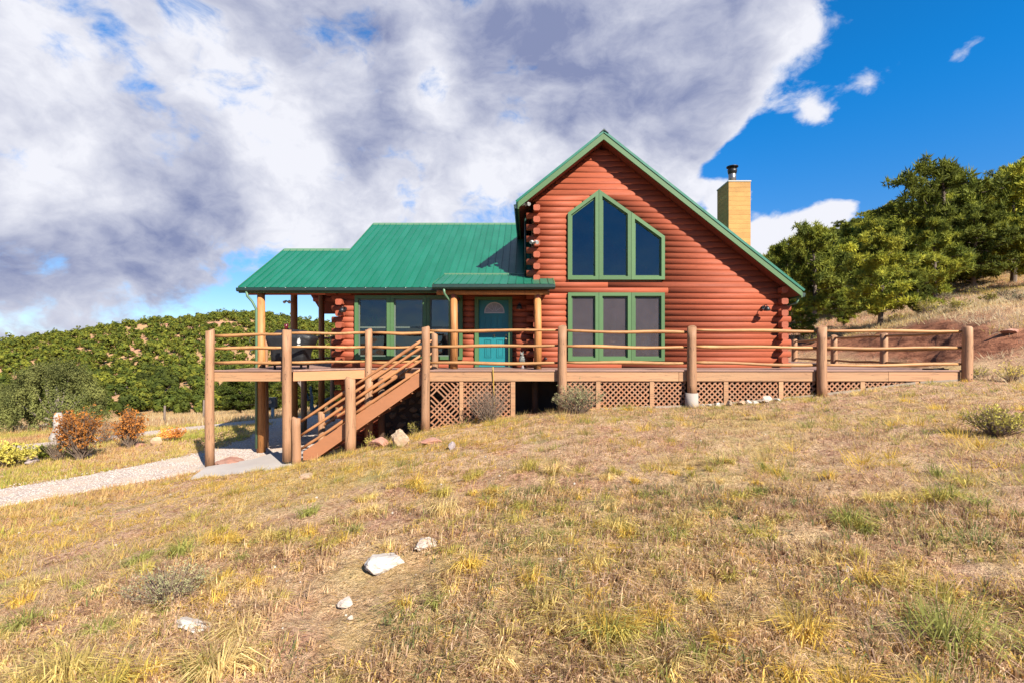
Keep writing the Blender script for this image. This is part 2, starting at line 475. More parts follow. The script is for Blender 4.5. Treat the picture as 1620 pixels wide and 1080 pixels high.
M_stone = mat('foundation_stone', (.30, .21, .125), .85, .22, 5, bump=.5, alt=(.22, .17, .12), rnd=.3)
M_redrock = mat('red_rock', (.60, .28, .19), .9, .2, 7, bump=.9, bscale=18, alt=(.72, .44, .33), rnd=.1, bdist=.02)
M_tanrock = mat('tan_rock', (.74, .54, .36), .88, .2, 7, bump=.7, bscale=14, alt=(.66, .36, .19), bdist=.02)
M_whiterock = mat('white_rock', (.82, .74, .65), .88, .16, 9, bump=.9, bscale=16, alt=(.74, .58, .46), altamt=.8, bdist=.015)
M_greyrock = mat('grey_rock', (.52, .42, .40), .88, .2, 8, bump=.8, bscale=16, alt=(.30, .22, .22), bdist=.02)
M_bark = mat('dark_bark', (.22, .16, .125), .95, .35, 6, (2, 2, .6), 1.0, 14, alt=(.34, .27, .22), bdist=.03)
M_palebark = mat('weathered_bark', (.36, .29, .24), .9, .25, 6, (2, 2, .5), .9, 14, alt=(.24, .18, .145), bdist=.03)
M_twig = mat('dry_twig', (.34, .24, .17), .9, .3, 9, bump=0, alt=(.22, .155, .11))
M_redcup = mat('dark_red_glaze', (.16, .012, .022), .25, .1, bump=0)
M_yellow = mat('yellow_cord', (.62, .40, .06), .6, .1, bump=0)
M_greybox = mat('grey_meter_box', (.14, .125, .11), .5, .1, bump=0)
M_figur = mat('grey_figurine', (.07, .075, .065), .7, .5, 26, (1, 1, 2.5), .4, 30, alt=(.40, .40, .36), altamt=1.0)
M_strip = mat('pale_base_board', (.46, .36, .27), .8, .2, 2, (1, 4, 4), .4, 6)

def foliage_mat(name, dark, light, yellow, tr=.36):
    m = bpy.data.materials.new(name); m.use_nodes = True
    t = NT(m.node_tree)
    for n in list(t.n): t.n.remove(n)
    out = t.new('ShaderNodeOutputMaterial')
    geo = t.new('ShaderNodeNewGeometry'); oi = t.new('ShaderNodeObjectInfo')
    n1 = t.noise(geo.outputs['Position'], 1.1, 4, .6)
    n2 = t.noise(geo.outputs['Position'], 9.0, 2, .6)
    f = t.math('ADD', t.math('MULTIPLY', n1, .6), t.math('MULTIPLY', n2, .4))
    c = t.mix(t.ramp(f, .34, .64), dark, light)
    c = t.mix(t.math('MULTIPLY', t.ramp(oi.outputs['Random'], .25, 1.0), t.ramp(n1, .40, .62)), c, yellow)
    k = t.math('ADD', .62, t.math('MULTIPLY', oi.outputs['Random'], .68))
    k = t.math('MULTIPLY', k, t.ramp(t.noise(geo.outputs['Position'], .33, 2, .5), .35, .65, .78, 1.22))
    c = t.vmath('SCALE', c, scale=k)
    df = t.new('ShaderNodeBsdfPrincipled'); t.put(df.inputs['Base Color'], c)
    df.inputs['Roughness'].default_value = .75; df.inputs['Specular IOR Level'].default_value = .15
    ts = t.new('ShaderNodeBsdfTranslucent'); t.put(ts.inputs[0], c)
    mx = t.new('ShaderNodeMixShader'); mx.inputs[0].default_value = tr
    t.l.new(df.outputs[0], mx.inputs[1]); t.l.new(ts.outputs[0], mx.inputs[2]); t.l.new(mx.outputs[0], out.inputs[0])
    return m
M_pine = foliage_mat('pinyon_needles', (.070, .092, .016), (.225, .245, .032), (.34, .315, .035))
M_hill = foliage_mat('hillside_juniper', (.020, .034, .005), (.078, .092, .010), (.125, .120, .012), .10)
M_junip = foliage_mat('juniper_scale', (.060, .074, .020), (.235, .240, .066), (.27, .25, .07), .2)
M_orange = foliage_mat('autumn_leaves', (.22, .085, .025), (.52, .20, .035), (.58, .27, .06), .35)
M_gold = foliage_mat('rabbitbrush', (.34, .29, .05), (.62, .54, .12), (.70, .56, .12), .35)
M_sage = foliage_mat('sage_leaves', (.12, .13, .065), (.23, .23, .115), (.27, .25, .12), .3)
M_house_plant = foliage_mat('house_plant_leaves', (.10, .20, .05), (.20, .34, .09), (.25, .36, .10), .3)

def tone_mat(name, rough=.85, tr=.35):
    m = bpy.data.materials.new(name); m.use_nodes = True
    t = NT(m.node_tree)
    for n in list(t.n): t.n.remove(n)
    out = t.new('ShaderNodeOutputMaterial')
    a = t.new('ShaderNodeAttribute'); a.attribute_name = 'tone'
    df = t.new('ShaderNodeBsdfDiffuse'); t.l.new(a.outputs[0], df.inputs[0])
    ts = t.new('ShaderNodeBsdfTranslucent'); t.l.new(a.outputs[0], ts.inputs[0])
    mx = t.new('ShaderNodeMixShader'); mx.inputs[0].default_value = tr
    t.l.new(df.outputs[0], mx.inputs[1]); t.l.new(ts.outputs[0], mx.inputs[2]); t.l.new(mx.outputs[0], out.inputs[0])
    return m
M_blade = tone_mat('grass_blade', tr=.5)

def glass_mat():
    m = bpy.data.materials.new('window_glass'); m.use_nodes = True
    t = NT(m.node_tree)
    for n in list(t.n): t.n.remove(n)
    out = t.new('ShaderNodeOutputMaterial')
    tr = t.new('ShaderNodeBsdfTransparent'); tr.inputs[0].default_value = (.62, .66, .68, 1)
    gl = t.new('ShaderNodeBsdfGlossy'); gl.inputs['Roughness'].default_value = .02; gl.inputs[0].default_value = (.9, .95, 1, 1)
    geo = t.new('ShaderNodeNewGeometry')
    bn = t.new('ShaderNodeBump'); bn.inputs['Strength'].default_value = .5; bn.inputs['Distance'].default_value = .05
    t.put(bn.inputs['Height'], t.noise(geo.outputs['Position'], .9, 2, .5))
    t.l.new(bn.outputs[0], gl.inputs['Normal'])
    fr = t.new('ShaderNodeFresnel'); fr.inputs[0].default_value = 1.5
    f = t.math('ADD', t.math('MULTIPLY', fr.outputs[0], 1.4), .02, clamp=True)
    mx = t.new('ShaderNodeMixShader'); t.put(mx.inputs[0], f)
    t.l.new(tr.outputs[0], mx.inputs[1]); t.l.new(gl.outputs[0], mx.inputs[2]); t.l.new(mx.outputs[0], out.inputs[0])
    return m
M_glass = glass_mat()
def screen_mat():
    m = bpy.data.materials.new('insect_screen'); m.use_nodes = True
    t = NT(m.node_tree)
    for n in list(t.n): t.n.remove(n)
    out = t.new('ShaderNodeOutputMaterial')
    tr = t.new('ShaderNodeBsdfTransparent')
    df = t.new('ShaderNodeBsdfDiffuse')
    geo = t.new('ShaderNodeNewGeometry')
    t.put(df.inputs[0], t.mix(t.noise(geo.outputs['Position'], 1.6, 3, .6), (.045, .038, .042), (.10, .083, .09)))
    mx = t.new('ShaderNodeMixShader'); mx.inputs[0].default_value = .60
    t.l.new(tr.outputs[0], mx.inputs[1]); t.l.new(df.outputs[0], mx.inputs[2]); t.l.new(mx.outputs[0], out.inputs[0])
    return m
M_screen = screen_mat()

def ground_mat():
    m = bpy.data.materials.new('dry_ground'); m.use_nodes = True
    t = NT(m.node_tree); b = t.n['Principled BSDF']
    geo = t.new('ShaderNodeNewGeometry'); p = geo.outputs['Position']
    a = t.new('ShaderNodeAttribute'); a.attribute_name = 'tone'   # r = bare red cut, g = far field, b = road verge
    sp = t.new('ShaderNodeSeparateColor'); t.l.new(a.outputs[0], sp.inputs[0])
    n0 = t.noise(p, .35, 5, .6); n1 = t.noise(p, 1.7, 6, .65); n2 = t.noise(p, 14, 6, .7); n3 = t.noise(p, 60, 4, .7)
    soil = t.mix(t.ramp(n2, .35, .65), (.22, .108, .066), (.52, .295, .19))
    litter = t.mix(t.ramp(n3, .35, .65), (.25, .15, .09), (.66, .46, .285))
    c = t.mix(t.ramp(t.math('ADD', t.math('MULTIPLY', n1, .6), t.math('MULTIPLY', n2, .4)), .40, .58), soil, litter)
    c = t.mix(t.ramp(n0, .50, .66, 0, .5), c, (.42, .32, .10))
    c = t.mix(t.ramp(t.noise(p, .8, 5, .6), .58, .70, 0, .45), c, (.16, .19, .06))
    far = t.mix(t.ramp(n1, .35, .65), (.25, .14, .075), (.38, .24, .11))
    far = t.mix(t.ramp(t.noise(p, .12, 4, .6), .52, .60), far, (.36, .18, .115))
    c = t.mix(sp.outputs[1], c, far)
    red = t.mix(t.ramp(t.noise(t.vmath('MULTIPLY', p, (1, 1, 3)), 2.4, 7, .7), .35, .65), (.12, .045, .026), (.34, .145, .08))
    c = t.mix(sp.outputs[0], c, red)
    t.put(b.inputs['Base Color'], c); b.inputs['Roughness'].default_value = .95; b.inputs['Specular IOR Level'].default_value = .1
    bn = t.new('ShaderNodeBump'); bn.inputs['Strength'].default_value = 1.0; bn.inputs['Distance'].default_value = .07
    t.put(bn.inputs['Height'], t.math('ADD', n2, t.math('MULTIPLY', n3, .35)))
    t.l.new(bn.outputs[0], b.inputs['Normal'])
    return m
M_ground = ground_mat()
def gravel_mat():
    m = bpy.data.materials.new('pale_gravel'); m.use_nodes = True
    t = NT(m.node_tree); b = t.n['Principled BSDF']
    geo = t.new('ShaderNodeNewGeometry'); p = geo.outputs['Position']
    v = t.new('ShaderNodeTexVoronoi'); v.inputs['Scale'].default_value = 26; t.put(v.inputs['Vector'], p)
    sp = t.new('ShaderNodeSeparateColor'); t.l.new(v.outputs['Color'], sp.inputs[0])
    c = t.mix(sp.outputs[0], (.44, .39, .34), (.66, .61, .55))
    c = t.mix(t.ramp(v.outputs['Distance'], .25, .5), c, (.28, .21, .17))
    c = t.mix(t.ramp(t.noise(p, 1.2, 5, .65), .44, .62, 0, .7), c, (.40, .29, .21))
    t.put(b.inputs['Base Color'], c); b.inputs['Roughness'].default_value = .92
    bn = t.new('ShaderNodeBump'); bn.inputs['Strength'].default_value = .8; bn.inputs['Distance'].default_value = .02; bn.invert = True
    t.put(bn.inputs['Height'], v.outputs['Distance']); t.l.new(bn.outputs[0], b.inputs['Normal'])
    return m
M_gravel = gravel_mat()


# ================================================================== SETTING
def build_ground():
    nr, na = 560, 600
    r = 0.25 * (2500 / 0.25) ** (np.arange(nr) / (nr - 1.0))
    # angles dense ahead, sparse behind
    u = np.linspace(-1, 1, na + 1)[:-1]
    ang = np.pi / 2 + np.pi * (0.62 * u + 0.38 * u ** 3)
    RR, AA = np.meshgrid(r, ang, indexing='ij')
    X = RR * np.cos(AA); Y = RR * np.sin(AA)
    Z = np.empty_like(X)
    Z[:] = H(X, Y)
    fade = np.clip((RR - 500) / 600, 0, 1)
    Z = Z * (1 - fade) + fade * (-12)
    Z = np.clip(Z, -30, 130)
    idx = np.arange(nr * na).reshape(nr, na)
    a = idx[:-1]; b = idx[1:]
    q = np.stack([a, np.roll(a, -1, 1), np.roll(b, -1, 1), b], -1).reshape(-1, 4)[:, ::-1]
    V = np.stack([X, Y, Z], -1).reshape(-1, 3)
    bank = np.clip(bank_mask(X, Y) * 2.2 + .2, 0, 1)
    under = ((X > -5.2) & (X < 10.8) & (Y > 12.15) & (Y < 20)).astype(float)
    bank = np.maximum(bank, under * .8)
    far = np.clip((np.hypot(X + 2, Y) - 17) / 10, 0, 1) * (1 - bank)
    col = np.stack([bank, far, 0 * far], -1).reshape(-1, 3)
    # close the middle
    V = np.vstack([V, [[0, 0, h1(0, 0)]]]); col = np.vstack([col, [[0, 0, 0]]])
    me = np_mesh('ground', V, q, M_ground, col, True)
    o = link('ground', me, kind='structure', label='dry sloping ground of red soil and straw litter around the cabin')
    tri = np.array([[i, (i + 1) % na, nr * na] for i in range(na)])
    return o
build_ground()

def ribbon(name, pts, label):
    P = [Vector((x, y, 0)) for x, y, w in pts]; W = [w for x, y, w in pts]
    path = []
    for i in range(len(P) - 1):
        n = max(2, int((P[i + 1] - P[i]).length / .12))
        for k in range(n): path.append((P[i].lerp(P[i + 1], k / n), W[i] + (W[i + 1] - W[i]) * k / n))
    # smooth
    c = np.array([[p.x, p.y, w] for p, w in path])
    for _ in range(30):
        c[1:-1] = (c[:-2] + c[2:] + c[1:-1] * 2) / 4
    t = np.gradient(c[:, :2], axis=0); t /= np.linalg.norm(t, axis=1)[:, None]
    nrm = np.stack([-t[:, 1], t[:, 0]], 1)
    m = 22
    rows = []
    for k in range(m + 1):
        s = k / m * 2 - 1
        e = np.ones(len(c))
        if k in (0, m):
            e = e + (fbm(np.arange(len(c)) * .16, np.full(len(c), k * 3.), 21) - .5) * .5
        elif k in (1, m - 1):
            e = e + (fbm(np.arange(len(c)) * .16, np.full(len(c), (0 if k == 1 else m) * 3.), 21) - .5) * .3
        rows.append(c[:, :2] + nrm * (s * c[:, 2] * e)[:, None])
    G = np.stack(rows, 1)
    Z = H(G[..., 0], G[..., 1]) + .022 + (fbm(G[..., 0] * 4, G[..., 1] * 4, 31) - .5) * .02
    Z[:, 0] -= .03; Z[:, -1] -= .03
    V = np.concatenate([G, Z[..., None]], -1).reshape(-1, 3)
    n = len(c); idx = np.arange(n * (m + 1)).reshape(n, m + 1)
    q = np.stack([idx[:-1, :-1], idx[:-1, 1:], idx[1:, 1:], idx[1:, :-1]], -1).reshape(-1, 4)[:, ::-1]
    return link(name, np_mesh(name, V, q, M_gravel, None, True), kind='structure', label=label)
ribbon('gravel_driveway', DRIVE, 'pale gravel driveway running past the deck corner')
ribbon('gravel_lane', LANE, 'narrow pale lane crossing the dry field beyond the driveway')

SLAB = [(-7.35, 10.45), (-6.05, 11.0), (-5.35, 11.45), (-5.1, 13.4), (-6.8, 13.75), (-7.05, 12.35), (-7.7, 11.6)]
SZ = .13
MB().prism(SLAB, 'z', -.1, SZ).build('concrete_path', M_conc, origin=(0, 0, 0), kind='structure', label='pale concrete landing at the foot of the deck stairs')
def in_slab(x, y, pad=.0):
    inside = np.zeros(np.shape(x), bool)
    n = len(SLAB); j = n - 1
    for i in range(n):
        xi, yi = SLAB[i]; xj, yj = SLAB[j]
        c = ((yi > y) != (yj > y)) & (x < (xj - xi) * (y - yi) / (yj - yi + 1e-9) + xi)
        inside ^= c; j = i
    return inside


# ================================================================== LOG CABIN
DK = 2.404                       # deck surface
DG, DW = 13.75, 13.95            # gable wall face, left wing wall face
XL, XG, XR = -5.38, .23, 7.20    # left wing corner, gable left corner, gable right corner
YB = 20.6                        # back wall
PIT = .1634
LR = .098
cabin = empty('log_cabin', (1.0, 14.0, DK), 'red stained log cabin with green metal roof, tall gable windows and a tan chimney', 'house')

def log_x(x0, x1, yc, zc, r=LR, m=None, cut=None):
    """round log along x; cut = (slope_left, slope_right) shears the ends to follow a rake"""
    b = MB(); n = 14; yc += random.uniform(-.006, .006)
    vs = []
    for e, x in ((0, x0), (1, x1)):
        for k in range(n):
            a = 2 * math.pi * (k + .5) / n
            dy = -math.copysign(abs(math.cos(a)) ** .62, math.cos(a)) * r * .78; dz = math.sin(a) * r * .90
            xx = x
            if cut and cut[e]: xx = x + (1 if e == 0 else -1) * (dz) / cut[e]
            vs.append((xx, yc + dy, zc + dz))
    fs = [(k, (k + 1) % n, n + (k + 1) % n, n + k) for k in range(n)]
    b.add(vs, fs, True)
    b.f += [tuple(range(n)), tuple(range(2 * n - 1, n - 1, -1))]; b.sm += [False, False]
    return b.build('log', m or M_log, cabin)
def log_y(y0, y1, xc, zc, r=LR):
    b = MB(); n = 8                          # squared, softly chamfered ends
    vs = []
    for y in (y0, y1):
        for (cx, cz) in ((-.95, -.6), (-.6, -.95), (.6, -.95), (.95, -.6), (.95, .6), (.6, .95), (-.6, .95), (-.95, .6)):
            vs.append((xc + cx * r, y, zc + cz * r * .9))
    b.add(vs, [(k, (k + 1) % n, n + (k + 1) % n, n + k) for k in range(n)])
    b.f += [tuple(range(n)), tuple(range(2 * n - 1, n - 1, -1))]; b.sm += [False, False]
    return b.build('log', M_logy, cabin)

# --- gable roof geometry
DF = 13.35                                    # fascia plane
gx, gz = PX(955, DF), PZ(209, DF)             # peak
lx, lz = PX(820, DF), PZ(317, DF)
rx, rz = PX(1268, DF), PZ(457, DF)
sl = (gz - lz) / (gx - lx); sr = (gz - rz) / (rx - gx)
TH = .20
def gable_top(x): return gz - sl * (gx - x) if x < gx else gz - sr * (x - gx)
def gable_bot(x): return gable_top(x) - TH
# --- gable windows: openings (outer trim) in the wall plane
DWIN = DG - .10
def wx(px): return PX(px, DWIN)
def wz(py): return PZ(py, DWIN)
UP = [(wx(898.5), wz(337)), (wx(948.5), wz(299.5)), (wx(1052), wz(373.8))]
up_b = wz(442.5); lo_t, lo_b = wz(463), wz(570.6)
xa, xb, xc_, xd = wx(898.5), wx(947.5), wx(998.9), wx(1052)
def up_top(x):
    if x < UP[1][0]: return UP[0][1] + (UP[1][1] - UP[0][1]) * (x - UP[0][0]) / (UP[1][0] - UP[0][0])
    return UP[1][1] + (UP[2][1] - UP[1][1]) * (x - UP[1][0]) / (UP[2][0] - UP[1][0])

def split_log(x0, x1, yc, zc, cut=None):
    if x1 - x0 > 4.2 and random.random() < .7:
        c = x0 + (x1 - x0) * random.uniform(.3, .7)
        log_x(x0, c - .003, yc, zc, LR, None, (cut[0], None) if cut else None)
        log_x(c + .003, x1, yc, zc, LR, None, (None, cut[1]) if cut else None)
    else:
        log_x(x0, x1, yc, zc, LR, None, cut)

course = 0
z = DK + PIT * .35
yc = DG + LR * .35
EXT = .27
corner_top_l = lz - TH - .05
corner_top_r = rz - TH - .02
while z < gz - TH - .12:
    xl = XG; xr = XR; cl = cr = None
    if course % 2 == 0: xl -= EXT; xr += EXT
    else:
        xl -= .0; xr += .0
    # rake cut
    if gable_bot(XG) < z + .10:
        xl = gx - (gz - TH - .015 - z) / sl; cl = sl
    elif course % 2 == 0 and gable_bot(xl) < z + .10: xl = XG
    if gable_bot(XR) < z + .10:
        xr = gx + (gz - TH - .015 - z) / sr; cr = sr
    elif course % 2 == 0 and gable_bot(xr) < z + .10: xr = XR
    segs = [(xl, xr, cl, cr)]
    # openings
    zz = z
    if lo_b + .02 < zz < lo_t - .02:
        segs = [(xl, xa + .03, cl, None), (xd - .03, xr, None, cr)]
    elif up_b + .02 < zz < UP[1][1] - .08:
        def xat(zv, left):
            if left:
                if zv < UP[0][1]: return xa + .03
                return UP[0][0] + (UP[1][0] - UP[0][0]) * (zv - UP[0][1]) / (UP[1][1] - UP[0][1]) + .04
            if zv < UP[2][1]: return xd - .03
            return UP[1][0] + (UP[2][0] - UP[1][0]) * (UP[1][1] - zv) / (UP[1][1] - UP[2][1]) - .04
        segs = [(xl, xat(zz, True), cl, None), (xat(zz, False), xr, None, cr)]
    for (a, b_, c1, c2) in segs:
        if b_ - a > .05: split_log(a, b_, yc, z, (c1, c2))
    # side-wall logs whose ends show at the corners
    if course % 2 == 1:
        if z < gable_bot(XG - .1) - .05:
            log_y(DG - .26, YB + .2, XG + .02, z)
        if z < gable_bot(XR) - .05:
            log_y(DG - .26, YB + .2, XR - .02, z)
    course += 1
    z += PIT
# side walls between the protruding ones: one log-profiled wall each
def profiled_wall_y(x, y0, y1, z0, z1, side):
    b = MB(); k = z0
    while k < z1:
        pts = [(x, k)] + [(x + side * .09 * math.sin(math.pi * t / 4), k + PIT * t / 4) for t in (1, 2, 3)] + [(x, k + PIT)]
        vs = [(p[0], yy, p[1]) for yy in (y0, y1) for p in pts]
        b.add(vs, [(i, i + 1, i + 6, i + 5) for i in range(4)], True)
        k += PIT
    return b.build('wall', M_logy, cabin)
profiled_wall_y(XR, DG + .1, YB, DK, rz - TH - .05, 1)
profiled_wall_y(XG - .02, DW, YB, DK, lz - TH - .05, -1)
profiled_wall_y(XL, DW + .1, YB, DK, 4.40, -1)

# backing walls (dark inner faces) with real openings
T = .05
def wall_sheet(name, y, rects, m):
    b = MB()
    for (x0, x1, z0, z1) in rects: b.box(x0, x1, y, y + T, z0, z1)
    return b.build(name, m, cabin)
def gable_polys():
    b = MB(); y0, y1 = DG + .10, DG + .15
    def poly(pts): b.prism(pts, 'y', y0, y1)
    o = .05
    poly([(XG, DK), (xa + o, DK), (xa + o, gable_bot(xa + o)), (XG, gable_bot(XG))])
    poly([(xd - o, DK), (XR, DK), (XR, gable_bot(XR)), (xd - o, gable_bot(xd - o))])
    b.box(xa + o, xd - o, y0, y1, DK, lo_b + o)
    b.box(xa + o, xd - o, y0, y1, lo_t - o, up_b + o)
    poly([(xa + o, up_top(xa) - o), (UP[1][0], UP[1][1] - o), (UP[1][0], gable_bot(UP[1][0])), (xa + o, gable_bot(xa + o))])
    poly([(UP[1][0], UP[1][1] - o), (xd - o, UP[2][1] - o), (xd - o, gable_bot(xd - o)), (UP[1][0], gable_bot(UP[1][0]))])
    return b.build('wall', M_room, cabin)
gable_polys()

# --- left wing wall openings
DWF = DW - .08
def vx(px): return PX(px, DWF)
def vz(py): return PZ(py, DWF)
LWX = [vx(561), vx(617.5), vx(674.5), vx(732)]
LW_t, LW_b = vz(467.5), vz(568.5)
DRX = (vx(751), vx(810.5)); DR_t = vz(470)
def main_top(y): return PZ(455, 13.65) + (y - 13.65) * MS
MS = (PZ(355, 18.6) - PZ(455, 13.65)) / (18.6 - 13.65)
WTOP = PZ(460, 13.72)
course = 0
z = DK + PIT * .35
yw = DW + LR * .35
while z < WTOP + .05:
    x0 = XL - (EXT if course % 2 == 0 else 0)
    segs = []
    if z < LW_b + .02: segs = [(x0, DRX[0] + .03), (DRX[1] - .03, XG - .0)]
    elif z < LW_t - .04: segs = [(x0, LWX[0] + .03), (LWX[3] - .03, DRX[0] + .03), (DRX[1] - .03, XG - .0)]
    elif z < DR_t - .03: segs = [(x0, DRX[0] + .03), (DRX[1] - .03, XG)]
    else: segs = [(x0, XG)]
    for a, b_ in segs: split_log(a, b_, yw, z)
    if course % 2 == 1 and z < WTOP - .12: log_y(DW - .26, YB + .1, XL + .02, z)
    course += 1
    z += PIT
o_ = .05
wall_sheet('wall', DW + .10, [(XL, LWX[0] + o_, DK, WTOP + .2), (LWX[3] - o_, DRX[0] + o_, DK, WTOP + .2), (DRX[1] - o_, XG, DK, WTOP + .2),
    (LWX[0] + o_, LWX[3] - o_, DK, LW_b + o_), (LWX[0] + o_, LWX[3] - o_, LW_t - o_, WTOP + .2), (DRX[0] + o_, DRX[1] - o_, DR_t - .06, WTOP + .2)], M_room)
# inner room: floor, back wall and partition
MB().box(XL + .1, XR - .1, DW + .2, YB, DK - .12, DK - .02).build('floor', M_room, cabin)
MB().box(XL, XR, YB, YB + .1, .3, 5.4).build('wall', M_logy, cabin)
MB().prism([(XG, 5.4), (XR, 5.4), (XR, gable_bot(XR)), (gx, gable_bot(gx)), (XG, gable_bot(XG))], 'y', YB, YB + .1).build('wall', M_logy, cabin)
MB().box(XG + .05, XG + .15, DW + .5, YB - .1, DK, 5.0).build('partition', M_room, cabin)
MB().box(XG + .2, XR - .2, 17.3, YB, 5.05, 5.2).build('loft_floor', M_room, cabin)
MB().box(XL + .12, XG - .1, 16.4, 16.5, DK, 4.7).build('partition', M_room, cabin)
MB().box(2.6, 2.75, DG + 1.4, 18.0, DK, 4.2).build('partition', M_room, cabin)

# --- window units
def frame_poly(pts, w, y0, y1, name, parent, m):
    """closed polygonal frame (convex) of trim width w"""
    n = len(pts); c = np.array(pts, float); cen = c.mean(0)
    area = sum(pts[i][0] * pts[(i + 1) % n][1] - pts[(i + 1) % n][0] * pts[i][1] for i in range(n))
    if area < 0: pts = pts[::-1]
    inner = []
    for i in range(n):
        p0, p1, p2 = Vector(pts[i - 1]), Vector(pts[i]), Vector(pts[(i + 1) % n])
        d1 = (p1 - p0).normalized(); d2 = (p2 - p1).normalized()
        n1 = Vector((-d1.y, d1.x)); n2 = Vector((-d2.y, d2.x))
        k = w / max(.2, (1 + n1.dot(n2)))
        inner.append(tuple(p1 + (n1 + n2) * k))
    b = MB()
    vs = [(p[0], y, p[1]) for y in (y0, y1) for p in list(pts) + inner]
    fs = []
    for i in range(n):
        j = (i + 1) % n
        fs += [(i, j, n + j, n + i), (2 * n + i, 3 * n + i, 3 * n + j, 2 * n + j), (i, 2 * n + i, 2 * n + j, j), (n + i, n + j, 3 * n + j, 3 * n + i)]
    b.add(vs, fs)
    return b.build(name, m, parent), inner
def window(pts, y, screen, hung=False, lab=None):
    w = empty('window', (0, 0, 0)); w.parent = cabin
    cen = np.array(pts).mean(0)
    w.location = Vector((cen[0], y, min(p[1] for p in pts))) - wroot(cabin)
    if lab: w['label'] = lab
    trim, inn = frame_poly(pts, .095, y - .045, y + .02, 'frame', w, M_trim)
    inset = .012
    trim2, inn2 = frame_poly([tuple(p) for p in inn], .035, y + .02, y + .07, 'sash', w, M_trim if not hung else M_greytrim)
    MB().add([(p[0], y + .05, p[1]) for p in inn2], [tuple(range(len(inn2)))]).build('pane', M_glass, w)
    if screen:
        MB().add([(p[0], y + .035, p[1]) for p in inn2], [tuple(range(len(inn2)))]).build('screen', M_screen, w)
    if hung:
        xs = [p[0] for p in inn2]; zs = [p[1] for p in inn2]
        zm = min(zs) + (max(zs) - min(zs)) * .5
        MB().box(min(xs), max(xs), y + .015, y + .048, zm - .022, zm + .022).build('meeting_rail', M_greytrim, w)
    return w
M_greytrim = mat('grey_green_sash', (.16, .20, .16), .5, .1, bump=0)
g_ = .004
yg = DG - .055
for (a, b_, lab) in ((xa, xb, 'lower left gable window'), (xb, xc_, 'lower middle gable window'), (xc_, xd, 'lower right gable window')):
    window([(a + g_, lo_b), (b_ - g_, lo_b), (b_ - g_, lo_t), (a + g_, lo_t)], yg, True, False, lab)
window([(xa, up_b), (xb - g_, up_b), (xb - g_, up_top(xb) - .004), (xa, up_top(xa))], yg, False, False, 'tall slanted-top gable window rising to the right')
window([(xb + g_, up_b), (xc_ - g_, up_b), (xc_ - g_, up_top(xc_)), (xb + g_, up_top(xb + .01))], yg, False, False, 'tallest slanted-top gable window')
window([(xc_ + g_, up_b), (xd, up_b), (xd, up_top(xd)), (xc_ + g_, up_top(xc_))], yg, False, False, 'short slanted-top gable window at the right')
yl = DW - .055
for i in range(3):
    a, b_ = LWX[i], LWX[i + 1]
    window([(a + g_, LW_b), (b_ - g_, LW_b), (b_ - g_, LW_t), (a + g_, LW_t)], yl, False, True)
# window apron shadow gap board between the stacked gable windows is plain logs

# --- front door
door = empty('door', (0, 0, 0)); door.parent = cabin
door.location = Vector(((DRX[0] + DRX[1]) / 2, DW, DK)) - wroot(cabin)
dx0, dx1 = DRX; fw = PX(757, DW) - PX(751, DW)
b = MB()
b.box(dx0, dx0 + fw, DW - .09, DW + .12, DK, DR_t - .08); b.box(dx1 - fw, dx1, DW - .09, DW + .12, DK, DR_t - .08); b.box(dx0, dx1, DW - .10, DW + .12, DR_t - .08, DR_t)
b.build('door_frame', M_trim, door)
sx0, sx1 = dx0 + fw + .004, dx1 - fw - .004; sz1 = DR_t - .085
yd = DW + .05
MB().box(sx0, sx1, yd, yd + .045, DK + .02, sz1).build('slab', M_door, door)
def pdx(px): return PX(px, DW)
def panel(x0, x1, z0, z1):
    b = MB(); w = .022
    b.box(x0, x1, yd - .014, yd - .002, z0, z0 + w); b.box(x0, x1, yd - .014, yd - .002, z1 - w, z1)
    b.box(x0, x0 + w, yd - .014, yd - .002, z0 + w + .001, z1 - w - .001); b.box(x1 - w, x1, yd - .014, yd - .002, z0 + w + .001, z1 - w - .001)
    b.box(x0 + .05, x1 - .05, yd - .009, yd - .002, z0 + .05, z1 - .05)
    b.build('panel', M_door, door)
for a, c in ((766.5, 777.5), (785.5, 796.8)):
    panel(pdx(a), pdx(c), PZ(565, DW), PZ(536.5, DW))
    panel(pdx(a), pdx(c), PZ(529, DW), PZ(499, DW))
# fan light: half-round frame, glass and glazing bars
fcx, fz, fr_ = pdx(782), PZ(494, DW), (pdx(798) - pdx(766)) / 2
b = MB(); N = 20
for i in range(N):
    a0, a1 = math.pi * i / N, math.pi * (i + 1) / N
    r0, r1 = fr_, fr_ - .03
    q = [(fcx + math.cos(a0) * r0, fz + math.sin(a0) * r0), (fcx + math.cos(a1) * r0, fz + math.sin(a1) * r0), (fcx + math.cos(a1) * r1, fz + math.sin(a1) * r1), (fcx + math.cos(a0) * r1, fz + math.sin(a0) * r1)]
    b.prism(q, 'y', yd - .02, yd - .001)
b.box(fcx - fr_, fcx + fr_, yd - .02, yd - .001, fz - .03, fz)
for an in (36, 72, 108, 144):
    a0 = R(an); d = Vector((math.cos(a0), math.sin(a0))); n_ = Vector((-d.y, d.x)) * .006
    p = [Vector((fcx, fz)) + d * .05 - n_, Vector((fcx, fz)) + d * (fr_ - .02) - n_, Vector((fcx, fz)) + d * (fr_ - .02) + n_, Vector((fcx, fz)) + d * .05 + n_]
    b.prism([tuple(v) for v in p], 'y', yd - .012, yd - .006)
b.build('fanlight_frame', M_white, door)
M_frost = mat('frosted_glass', (.45, .44, .46), .3, .3, 14, bump=.3)
MB().add([(fcx + math.cos(math.pi * i / N) * (fr_ - .02), yd - .004, fz + math.sin(math.pi * i / N) * (fr_ - .02)) for i in range(N + 1)], [tuple(range(N + 1))]).build('fanlight_pane', M_frost, door)
hx = pdx(800.5)
